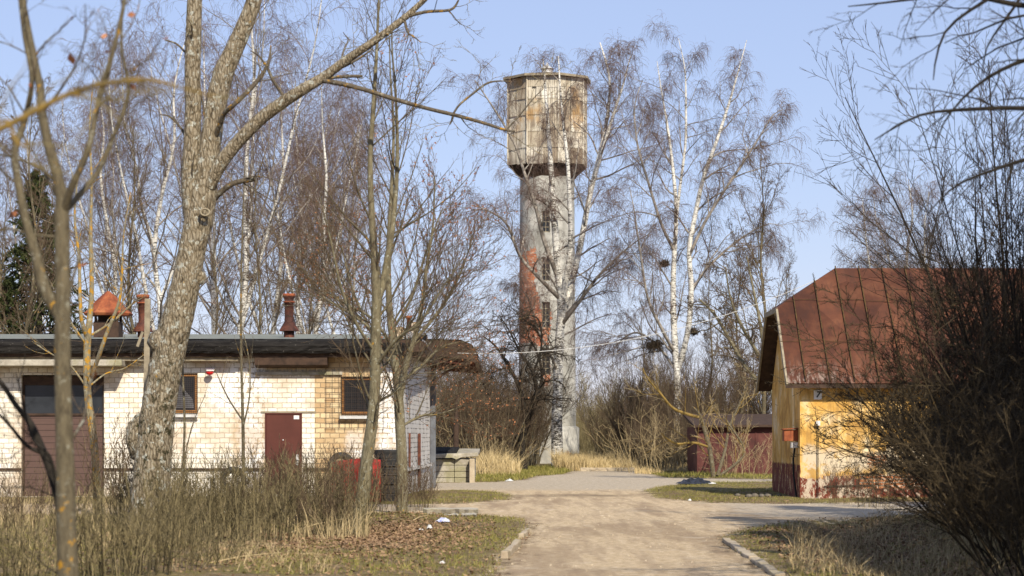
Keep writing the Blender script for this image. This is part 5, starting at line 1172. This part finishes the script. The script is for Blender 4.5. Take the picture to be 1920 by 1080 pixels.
def burr(px, py, D, r_, sc):
    m = MB(); m.lathe([(.02 * r_, -r_), (.6 * r_, -.8 * r_), (r_, -.1 * r_), (.8 * r_, .5 * r_), (.3 * r_, .85 * r_), (.02, .9 * r_)], 14); m.v = [(p[0] * sc[0] + random.uniform(-.02, .02) * r_ * 3, p[1] * sc[1], p[2] * sc[2] + random.uniform(-.03, .03) * r_) for p in m.v]
    c = P(px, py, D); o = m.build('burr', M['bark_big'], big); o.location = (c[0] - big.location[0], c[1] - 36, c[2])
burr(372, 520, 36, .13, (1, .8, 1)); burr(300, 640, 35.95, .22, (.9, .8, 1)); burr(262, 820, 36.1, .26, (.9, .8, 1.6)); burr(335, 620, 35.9, .16, (1, .8, 1.1))

# two slim trees right of the maroon door
lvE = [dict(k=19, t0=.16, t1=.97, ang=36, angv=8, L=2.1, taper=.55, rf=.35, rmax=.022, n=9, trop=.5, wig=.07, sides=4, mi=0), dict(k=10, t0=.15, ang=34, angv=10, lf=.36, taper=.4, rf=.5, rmin=.0045, rmax=.008, n=5, trop=.3, wig=.09, mi=1),
       dict(k=4, t0=.15, ang=36, angv=10, lf=.45, rmin=.003, rmax=.0045, n=4, trop=.2, wig=.1, mi=1, tip=.6)]
drawn_tree('young_tree', 'slim smooth-barked tree leaning from the weeds left of the stacked tyres', 'tree', 36, 665,
  [[(664, 1018, 34), (672, 980, 28), (681, 930, 25), (688, 860, 23), (698, 790, 22), (703, 720, 21), (704, 640, 20), (706, 560, 18), (702, 480, 15), (697, 400, 12), (694, 300, 10), (700, 200, 8), (706, 100, 6), (710, 0, 4), (712, -80, 2)],
   [(704, 570, 13), (716, 540, 13, .1), (727, 480, 12, .2), (735, 430, 11, .2), (742, 360, 9, .3), (745, 280, 7, .3), (742, 180, 5, .3), (735, 90, 3, .3), (735, 20, 1.5, .3)],
   [(688, 840, 7), (700, 765, 6, .2), (740, 735, 5, .4), (770, 700, 4, .5), (800, 650, 3, .5), (850, 600, 1.5, .6)], [(703, 660, 6), (670, 610, 6, -.3), (640, 540, 5, -.5), (620, 450, 3, -.6), (600, 370, 1.5, -.7)],
   [(703, 690, 6), (740, 640, 6, -.3), (790, 600, 5, -.5), (830, 540, 3, -.6), (870, 480, 1.5, -.7)], [(700, 620, 5), (660, 590, 5, .3), (610, 560, 4, .5), (560, 520, 2, .6)]],
  lvE, [M['bark_olive'], M['twig_brown']], g, M['bark_smooth'], 'young trees before the garage', 12)
drawn_tree('young_tree', 'slim forked tree with ruddy seed clusters standing beside the stacked tyres', 'tree', 46, 753,
  [[(755, 985, 24), (754, 920, 22), (753, 850, 20), (749, 780, 19), (746, 720, 18), (740, 660, 16), (732, 600, 13), (728, 520, 11), (730, 430, 9), (735, 340, 7), (738, 240, 5), (732, 140, 3), (730, 70, 1.5)],
   [(748, 760, 12), (760, 690, 12, -.2), (775, 640, 10, -.3), (790, 580, 8, -.4), (800, 500, 6, -.4), (812, 420, 4, -.4), (815, 330, 2, -.4)],
   [(742, 690, 9), (715, 660, 8, .3), (690, 610, 6, .4), (660, 540, 4, .5), (640, 460, 2, .5)], [(775, 640, 7, -.3), (810, 600, 6, -.3), (845, 550, 5, -.2), (872, 490, 3, 0), (890, 430, 1.5, 0)],
   [(752, 800, 5), (790, 780, 5, .4), (830, 775, 4, .5), (870, 760, 2, .6)], [(745, 720, 6), (785, 690, 5, .4), (830, 650, 4, .5), (880, 640, 2, .6)], [(735, 620, 6), (770, 560, 5, -.3), (800, 470, 4, -.4), (830, 390, 2, -.4)], [(742, 660, 6), (700, 600, 5, -.4), (650, 570, 4, -.5), (590, 540, 2, -.6)]],
  lvE, [M['bark_olive'], M['twig_brown'], M['dead_leaf']], g, M['bark_smooth'], 'young trees before the garage', 12, leaf=(1, 3, .04, 2))
# thin sapling before the facade near the alarm lamp
drawn_tree('sapling', 'very thin sapling rising before the white painted wall strip', 'sapling', 44, 457,
  [[(457, 985, 8), (456, 900, 7), (456, 820, 7), (454, 740, 6), (452, 640, 5), (452, 540, 4), (455, 420, 3), (460, 300, 1.5)], [(456, 790, 4), (430, 750, 3), (415, 720, 2.5), (402, 690, 1)], [(456, 800, 4), (468, 740, 3), (466, 670, 2.5), (450, 600, 1)]],
  [dict(k=6, t0=.3, ang=30, angv=10, L=.7, rf=.4, rmin=.0035, rmax=.006, n=6, trop=.5, wig=.08, mi=0), dict(k=3, t0=.2, ang=30, angv=10, lf=.4, rmin=.0025, rmax=.003, n=4, trop=.5, wig=.08, mi=1)], [M['bark_olive'], M['twig_brown']], g, M['bark_olive'], tsides=6)
drawn_tree('sapling', 'thin sapling standing left of the garage window before the big trunk', 'sapling', 40, 345,
  [[(338, 1000, 7), (342, 900, 6), (346, 800, 5), (343, 700, 4), (341, 600, 2)], [(342, 880, 3), (360, 800, 2.5), (385, 740, 1)]],
  [dict(k=5, t0=.3, ang=30, angv=10, L=.5, rf=.4, rmin=.0035, rmax=.005, n=6, trop=.5, wig=.08, mi=0)], [M['bark_olive'], M['twig_brown']], g, M['bark_olive'], tsides=6)

# near blurred tree at the left edge
lvN = [dict(k=6, t0=.3, ang=42, angv=12, L=.85, taper=.3, rf=.35, rmax=.012, n=8, trop=.25, wig=.12, sides=5, mi=0), dict(k=5, t0=.15, ang=40, angv=12, lf=.45, rf=.5, rmin=.0022, rmax=.004, n=5, trop=.1, wig=.14, mi=1), dict(k=3, t0=.15, ang=40, angv=12, lf=.5, rmin=.0018, rmax=.002, n=4, trop=.1, wig=.14, mi=1)]
drawn_tree('near_tree', 'out-of-focus forked tree closest to the camera at the left edge', 'tree', 15, 132,
  [[(140, 1320, 46), (132, 1150, 42), (127, 1060, 40), (124, 960, 38), (122, 860, 35), (119, 760, 32), (117, 660, 32), (118, 560, 30), (117, 480, 28), (116, 420, 30), (115, 360, 24), (100, 300, 20), (82, 240, 18), (76, 170, 16), (62, 100, 13), (48, 30, 12), (30, -80, 9), (10, -200, 5)],
   [(116, 600, 22), (85, 545, 24), (68, 480, 20), (48, 410, 17), (32, 330, 15), (28, 280, 14), (45, 230, 12), (60, 150, 10), (46, 70, 8), (35, -20, 6)],
   [(118, 400, 16), (135, 350, 14, -.1), (165, 280, 12, -.2), (185, 190, 11, -.2), (208, 110, 9, -.3), (228, 30, 8, -.3), (245, -60, 5, -.3)],
   [(120, 400, 13), (145, 370, 12, .1), (185, 320, 10, .2), (215, 250, 9, .2), (238, 190, 8, .2), (240, 150, 7, .2), (228, 90, 6, .2), (230, 0, 4, .2)],
   [(112, 350, 7), (80, 320, 6), (40, 300, 5), (0, 290, 4), (-40, 285, 3)], [(118, 445, 6), (60, 440, 5), (20, 430, 4), (-30, 440, 3)]],
  lvN, [M['bark_limb'], M['twig_brown'], M['dead_leaf']], g, M['bark_olive'], tsides=14, leaf=(0, 1, .07, 2))
drawn_tree('near_sapling', 'dark thin crooked sapling leaning left behind the nearest trunk', 'sapling', 17, 112,
  [[(125, 1300, 20), (118, 1000, 18), (100, 900, 17), (78, 840, 15), (55, 790, 13), (30, 760, 10), (0, 715, 9), (-40, 680, 6)], [(80, 850, 8), (50, 835, 7), (20, 800, 6), (-10, 770, 5), (-40, 760, 3)], [(112, 950, 7), (95, 860, 6, -.2), (60, 820, 5, -.2), (40, 740, 3, -.2), (30, 700, 1.5, -.2)]],
  [dict(k=6, t0=.3, ang=42, angv=12, L=.5, taper=.3, rf=.35, rmax=.006, n=7, trop=.3, wig=.15, sides=4, mi=0), dict(k=5, t0=.15, ang=40, angv=12, lf=.45, rf=.5, rmin=.002, rmax=.003, n=4, trop=.1, wig=.14, mi=0)], [M['bark_dark']], g, M['bark_dark'], tsides=8)
# yellow lichened bough crossing the upper left, very near
drawn_tree('near_bough', 'very near blurred yellow-lichened bough crossing the upper left', 'branch', 8.5, -200,
  [[(-260, 330, 16), (-100, 280, 15), (-20, 250, 14), (40, 222, 13), (90, 195, 12), (150, 168, 10), (210, 155, 10), (280, 150, 9), (340, 165, 6), (420, 185, 3)], [(110, 185, 7), (140, 178, 6), (165, 185, 4), (190, 195, 2)], [(-40, 255, 8), (10, 225, 7), (30, 265, 8), (50, 280, 5), (70, 320, 2)]],
  [dict(k=6, t0=.3, ang=45, angv=12, L=.4, taper=.3, rf=.35, rmax=.003, n=7, trop=.2, wig=.15, sides=4, mi=0), dict(k=4, t0=.15, ang=40, angv=12, lf=.45, rf=.5, rmin=.001, rmax=.0016, n=4, trop=.1, wig=.14, mi=0), ], [M['twig_olive']], g, M['bark_yellow'], tsides=8, first='limb')

# ================================================================ right side: shrubs, overhanging tree, shade trees
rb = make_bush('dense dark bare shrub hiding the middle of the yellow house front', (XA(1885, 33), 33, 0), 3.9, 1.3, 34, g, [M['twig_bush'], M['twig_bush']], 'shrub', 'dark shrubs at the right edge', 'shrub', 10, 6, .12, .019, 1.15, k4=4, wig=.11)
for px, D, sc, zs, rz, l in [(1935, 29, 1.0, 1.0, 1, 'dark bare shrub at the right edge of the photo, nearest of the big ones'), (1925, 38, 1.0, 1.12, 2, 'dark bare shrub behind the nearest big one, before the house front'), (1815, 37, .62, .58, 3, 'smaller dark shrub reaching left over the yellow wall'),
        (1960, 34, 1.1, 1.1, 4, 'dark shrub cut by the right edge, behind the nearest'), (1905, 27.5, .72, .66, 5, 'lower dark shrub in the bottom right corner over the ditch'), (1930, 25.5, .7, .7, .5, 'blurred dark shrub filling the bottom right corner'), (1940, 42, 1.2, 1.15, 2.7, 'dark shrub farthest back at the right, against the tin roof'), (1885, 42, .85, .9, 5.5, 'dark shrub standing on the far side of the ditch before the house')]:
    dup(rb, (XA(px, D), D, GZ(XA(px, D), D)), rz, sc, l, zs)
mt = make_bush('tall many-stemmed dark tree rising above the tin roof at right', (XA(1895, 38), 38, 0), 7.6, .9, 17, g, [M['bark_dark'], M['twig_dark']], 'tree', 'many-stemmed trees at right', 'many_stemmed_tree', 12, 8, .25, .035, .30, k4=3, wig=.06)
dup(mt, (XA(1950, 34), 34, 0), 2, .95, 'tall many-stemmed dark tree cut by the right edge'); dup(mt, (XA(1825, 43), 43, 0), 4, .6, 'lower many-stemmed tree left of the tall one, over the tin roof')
lvO = [dict(k=12, t0=.12, ang=42, angv=14, L=1.15, taper=.4, rf=.45, rmax=.016, n=8, trop=-.15, wig=.14, droop=.3, sides=4, mi=0), dict(k=7, t0=.15, ang=42, angv=14, lf=.45, rf=.5, rmin=.003, rmax=.006, n=6, trop=-.1, wig=.14, droop=.4, mi=1), dict(k=4, t0=.15, ang=42, angv=14, lf=.45, rmin=.0022, rmax=.003, n=4, trop=.0, wig=.14, mi=1)]
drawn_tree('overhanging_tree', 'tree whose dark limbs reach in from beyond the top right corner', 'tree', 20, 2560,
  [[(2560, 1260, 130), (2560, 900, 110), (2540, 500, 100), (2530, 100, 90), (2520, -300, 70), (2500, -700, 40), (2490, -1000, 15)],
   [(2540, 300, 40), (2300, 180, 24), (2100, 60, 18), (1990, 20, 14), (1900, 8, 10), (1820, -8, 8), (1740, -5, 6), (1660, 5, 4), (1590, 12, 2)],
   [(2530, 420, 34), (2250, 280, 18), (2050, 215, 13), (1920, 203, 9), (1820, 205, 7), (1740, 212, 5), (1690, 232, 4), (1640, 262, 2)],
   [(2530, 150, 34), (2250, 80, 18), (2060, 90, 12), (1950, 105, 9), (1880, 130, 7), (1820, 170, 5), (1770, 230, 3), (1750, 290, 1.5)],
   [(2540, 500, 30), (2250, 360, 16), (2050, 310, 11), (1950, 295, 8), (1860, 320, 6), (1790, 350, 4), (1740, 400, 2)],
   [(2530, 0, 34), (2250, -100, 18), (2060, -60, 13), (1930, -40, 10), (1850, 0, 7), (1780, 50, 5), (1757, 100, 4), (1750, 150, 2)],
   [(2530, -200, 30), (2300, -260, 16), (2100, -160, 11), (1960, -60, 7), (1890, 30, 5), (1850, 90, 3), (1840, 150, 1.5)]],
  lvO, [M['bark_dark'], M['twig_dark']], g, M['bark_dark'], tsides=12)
for (x, y, sc, rz, l) in ((11.0, 24.0, 1.4, 1, 'spruce beyond the right edge that shades the dark shrubs'), (10.4, 17.5, 1.35, 3, 'spruce beyond the right edge level with the overhanging tree'), (13.0, 30.5, 1.4, 5, 'spruce beyond the right edge behind the shading one'), (14.8, 37.0, 1.3, 4.4, 'spruce farthest along beyond the right edge')):
    dup(sp, (x, y, -.2), rz, sc, l)

# ================================================================ weeds and young shrubs before the garage
wd = [make_bush('upright weedy shoots before the garage wall', (0, 0, 0), 1.35, 1.5, 62, g, [M['twig_weed'], M['twig_weed']], 'shrub', 'weedy shoots before the garage', 'weedy_shrub', 5, 2, .6, .009, .22, wig=.04, rm=.004),
      make_bush('upright weedy shoots before the garage wall', (0, 0, 0), 1.05, 1.9, 52, g, [M['twig_weed'], M['twig_weed']], 'shrub', 'weedy shoots before the garage', 'weedy_shrub', 5, 2, .4, .008, .35, wig=.07, rm=.004),
      make_bush('upright weedy shoots before the garage wall', (0, 0, 0), 1.7, 1.1, 34, g, [M['twig_weed'], M['twig_brown']], 'shrub', 'weedy shoots before the garage', 'weedy_shrub', 6, 3, .5, .007, .3, wig=.05)]
gw = np.random.default_rng(21)
spots = []
for D in (31.5, 33.5, 35.5, 38, 40.5, 43.5):
    n_ = int(9 + 560 / 26)
    xr = 610 + (D - 31.5) * 12
    x = XA(60 if D < 34 else 130, D); xe = XA(xr, D)
    while x < xe:
        pxx = 960 + x / D * F
        if gw.random() < (.42 if pxx < 230 else .85) and not (pxx > 600 and D > 40) and not (pxx > 560 and gw.random() < .35): spots.append((x + gw.normal() * .25, D + gw.normal() * .7))
        x += .85 + .5 * gw.random()
used = [0, 0, 0]
sides_ = ['at the left', 'before the big trunk', 'left of the maroon door', 'before the maroon door', 'before the red sheet', 'by the stacked tyres']
for i, (x, y) in enumerate(spots):
    k = int(gw.choice([0, 0, 1, 1, 2, 2])); sc = (.52 + .58 * gw.random()) * (.86 if x / y * F + 960 > 590 else 1)
    px = 960 + x / y * F; hgt = 1.0 if px > 240 else 1.05
    row = 'nearest' if y < 34.5 else 'middle' if y < 39.5 else 'far'
    lab = f"clump of upright olive-brown shoots {sides_[int(np.clip((px - 60) / 115, 0, 5))]}, {row} rows"
    if not used[k]:
        o = wd[k]; used[k] = 1; o.location = (x, y, GZ(x, y)); o.rotation_euler.z = gw.random() * 6; o.scale = (sc, sc, sc * hgt); o['label'] = lab
    else: dup(wd[k], (x, y, GZ(x, y)), gw.random() * 6, sc, lab, sc * hgt)
_same = {}
for o in COL.objects:
    if o.get('group') == 'weedy shoots before the garage': _same.setdefault(o['label'], []).append(o)
for l, os_ in _same.items():
    if len(os_) > 1:
        os_.sort(key=lambda o: o.location.x / o.location.y); nm = ['leftmost', 'rightmost'] if len(os_) == 2 else ['leftmost'] + ['inner'] * (len(os_) - 2) + ['rightmost']
        for o, q in zip(os_, nm): o['label'] = l + ', the ' + q + ' one'
# near blurred weeds at the bottom left
for px, D, sc, l in [(-20, 24, .8, 'blurred clump of shoots in the bottom left corner'), (70, 25, .75, 'blurred shoots just left of the nearest trunk at the bottom'), (215, 25, .85, 'blurred shoots just right of the nearest trunk at the bottom'), (300, 26.5, .85, 'blurred shoots at the bottom edge below the big trunk'), (380, 28, .7, 'shoots at the bottom edge right of the big trunk')]:
    dup(wd[int(gw.integers(0, 2))], (XA(px, D), D, 0), gw.random() * 6, sc, l)
for px, D, sc, l in [(640, 46, .78, 'sprig clump in front of the left half of the red sheet'), (672, 43, .8, 'sprig clump between the leaning slim tree and the red sheet'), (600, 44, .8, 'sprig clump below the door handle side of the maroon door'), (792, 50, .5, 'small leafless sprig clump at the foot of the end wall'), (775, 47.5, .62, 'ruddy sprig clump right of the forked seed-bearing tree'), (735, 44.5, .7, 'sprig clump below the stacked tyres'), (1640, 50, .7, 'thin sprigs at the roadside before the cracked ledge'), (1580, 52, .6, 'thin sprigs at the edge of the right-hand track')]:
    dup(wd[2], (XA(px, D), D, 0), gw.random() * 6, sc, l)

# ================================================================ stuff: grass, reeds, leaves, grit
def blades(name, x, y, h, wdt, lean, mat, label, cat=None, seed=1, seg=1):
    gg = np.random.default_rng(seed); h = h * np.clip(1 + 1.6 * lump(x * 2.3 + seed, y * 1.1), .35, 1.9); N = len(x); z = gh(x, y)
    a = gg.random(N) * 6.28; hh = h * (.5 + .8 * gg.random(N)); ww = wdt * (.6 + .8 * gg.random(N)); b = gg.random(N) * 6.28
    base = np.stack([x, y, z - .01], 1); s = np.stack([np.cos(a), np.sin(a), np.zeros(N)], 1) * ww[:, None] / 2
    l = np.stack([np.cos(b), np.sin(b), np.zeros(N)], 1) * (hh * lean * gg.random(N))[:, None]
    tip = base + l + np.stack([np.zeros(N), np.zeros(N), hh], 1)
    if seg == 1:
        v = np.stack([base - s, base + s, tip], 1).reshape(-1, 3); f = np.arange(3 * N).reshape(-1, 3)
        me = mesh_np(name, [(v, f, 0)], [mat])
    else:
        mid = base + l * .3 + np.stack([np.zeros(N), np.zeros(N), hh * .55], 1)
        v = np.stack([base - s, base + s, mid + s * .8, mid - s * .8, tip], 1).reshape(-1, 3); k = np.arange(N) * 5
        me = mesh_np(name, [(v, np.stack([k, k + 1, k + 2, k + 3], 1), 0), (v * 1.0, np.stack([k + 3, k + 2, k + 4], 1), 0)], [mat])
    o = link(name, me); tag(o, label, cat, None, 'stuff'); return o
g3 = np.random.default_rng(33)
def scatter(n, D0_, D1_, wfac=.245, p=1.0):
    y = np.sqrt(g3.random(n) * (D1_ ** 2 - D0_ ** 2) + D0_ ** 2); x = (g3.random(n) * 2 - 1) * y * wfac; return x, y
x, y = scatter(330000, 25, 78); sdv = roadsd(np.stack([x, y], 1)); ln_ = lump(x * 1.7, y * 1.7)
keep = (sdv < -.05 + .35 * ln_) & (g3.random(len(x)) < np.clip(.62 + ln_ * 1.2, .12, 1))
blades('grass', x[keep], y[keep], .055, .012, 1.3, M['grass'], 'short worn grass with moss on the verges and islands', 'grass', 2)
x, y = scatter(60000, 76, 108, .12); sdv = roadsd(np.stack([x, y], 1)); keep = sdv < -.1
blades('far_grass', x[keep], y[keep], .13, .03, 1.0, M['grass'], 'short yellowing grass at the far end of the road', 'grass', 3)
def patch(n, px0, px1, D0_, D1_): y = g3.random(n) * (D1_ - D0_) + D0_; return XA(px0 + (px1 - px0) * g3.random(n), y), y
x, y = np.concatenate([patch(11000, 1062, 1200, 101, 122), patch(3500, 1040, 1100, 100, 104)], 1)
blades('dry_reeds', x, y, .50, .02, .7, M['reed'], 'pale dry reed grass standing at the end of the road', 'reeds', 4, 2)
x, y = patch(5200, 892, 975, 86, 99); k = g3.random(len(x)) < np.clip(1.25 - (x - XA(895, 90)) / 1.6, .15, 1)
blades('dry_reeds', x[k], y[k], .55, .018, 1.0, M['reed'], 'tussock of pale dry grass right of the loading dock', 'reeds', 5, 2)
x, y = patch(3600, 1190, 1450, 92, 99); blades('dry_reeds', x, y, .3, .02, .8, M['reed'], 'low dry grass along the foot of the lock-up', 'reeds', 6, 2)
x, y = patch(9000, 20, 620, 25.5, 35); lm = lump(x * 2.6 + 9, y * 2.6); k = g3.random(len(x)) < np.clip(.12 + lm * 2.2, 0.03, 1)
blades('straw', x[k], y[k], .17, .008, 2.2, M['twig_straw'], 'tangled straw-coloured dead grass below the shoots', 'dead grass', 7, 2)
x, y = patch(12000, -60, 690, 33, 54); lm = lump(x * 1.3 + 3, y * 1.3); k = g3.random(len(x)) < np.clip(.4 + lm * 1.5, 0.05, 1)
blades('straw', x[k], y[k], .34, .011, .9, M['twig_straw'], 'dead straw standing among the shoots before the garage', 'dead grass', 8, 2)
x, y = patch(9000, 1480, 1960, 25.5, 44); sdv = roadsd(np.stack([x, y], 1)); k = (sdv < -.3) & (g3.random(len(x)) < np.clip(.4 + lump(x * 1.3, y * 1.3) * 1.5, 0.05, 1))
blades('straw', x[k], y[k], .22, .009, 1.2, M['twig_straw'], 'withered grass in the shaded ditch at right', 'dead grass', 9, 2)
# dead leaves
def leaves(name, x, y, size, label, seed):
    gg = np.random.default_rng(seed); N = len(x); z = gh(x, y) + .008 + .03 * gg.random(N)
    a = norm(gg.normal(size=(N, 3)) * np.array([1, 1, .28])); b = norm(np.cross(a, np.array([0, 0, 1.]) + gg.normal(size=(N, 3)) * .4)); s = (size * (.5 + .8 * gg.random(N)))[:, None]
    c = np.stack([x, y, z], 1); up = np.cross(a, b) * s * .18
    v = np.stack([c - a * s * .5, c - b * s * .32 + up, c + a * s * .5, c + b * s * .32 + up], 1).reshape(-1, 3)
    o = link(name, mesh_np(name, [(v, np.arange(4 * N).reshape(-1, 4), 0)], [M['litter']], False)); tag(o, label, 'leaves', None, 'stuff')
N = 9500; cx = XA(715, 35.5) + g3.normal(size=N) * .85; cy = 35.5 + g3.normal(size=N) * 4.6; cx += (cy - 35.5) * .02; k = roadsd(np.stack([cx, cy], 1)) < -.5
leaves('dead_leaves', cx[k], cy[k], .06, 'brown fallen leaves covering the ground right of the leaning slim tree', 11)
x, y = scatter(42000, 25, 56); sdv = roadsd(np.stack([x, y], 1)); k = (sdv < .1) & (g3.random(len(x)) < np.clip(.25 + lump(x * .8, y * .8 + 5) * .9, .03, 1))
leaves('dead_leaves', x[k], y[k], .05, 'scattered brown leaves over the verges', 12)
x = 4.9 + g3.normal(size=9000) * .8; y = 26 + 18 * g3.random(9000); x += (y - 27) / 18; k = roadsd(np.stack([x, y], 1)) < -.4
leaves('dead_leaves', x[k], y[k], .07, 'brown leaves gathered in the ditch on the right', 13)
# grit on the road
x, y = scatter(15000, 25, 70); sdv = roadsd(np.stack([x, y], 1)); edge = np.exp(-np.clip(sdv, 0, 9) / .8); k = (sdv > -.2) & (g3.random(len(x)) < .25 + .7 * edge); x = x[k]; y = y[k]; N = len(x)
s_ = (.006 + .020 * g3.random(N) ** 4)[:, None]; c = np.stack([x, y, gh(x, y)], 1)
o3 = np.array([[1, 0, 0], [-.5, .9, 0], [-.5, -.8, 0], [.1, .1, .7]]); v = (c[:, None] + o3[None] * s_[:, None] * (1 + .4 * g3.normal(size=(N, 4, 1)))).reshape(-1, 3); kk = np.arange(N) * 4
o = link('grit', mesh_np('grit', [(v, np.concatenate([np.stack([kk, kk + 1, kk + 3], 1), np.stack([kk + 1, kk + 2, kk + 3], 1), np.stack([kk + 2, kk, kk + 3], 1)]), 0)], [M['kerb']], False)); tag(o, 'loose pale grit scattered on the dirt road', 'grit', None, 'stuff')
# fallen sticks near the weeds
for i, (a, b, D, l) in enumerate([((540, 1000), (640, 975), 34.5, 'long pale fallen stick among the shoots left of the slim leaning tree'), ((600, 1010), (700, 960), 36, 'fallen pale stick crossing the foot of the slim leaning tree'), ((770, 990), (800, 968), 41, 'short pale stick by the small scraps of litter'), ((560, 1040), (610, 1070), 28.5, 'pale stick in the straw near the bottom edge'), ((380, 1065), (520, 1040), 27.5, 'long thin stick lying on straw at the bottom edge')]):
    (xa, ya) = XA(a[0], D), D; (xb, yb) = XA(b[0], D), D + .5
    m = MB(); za, zb = max(ZA(a[1], D), .03), max(ZA(b[1], D), .05); m.tube([(xa, ya, za), ((xa + xb) / 2, ya + .2, (za + zb) / 2 + .03), (xb, yb, zb)], [.012, .010, .006], 6); o = m.build('fallen_stick', M['twig_straw']); tag(o, l, 'stick')
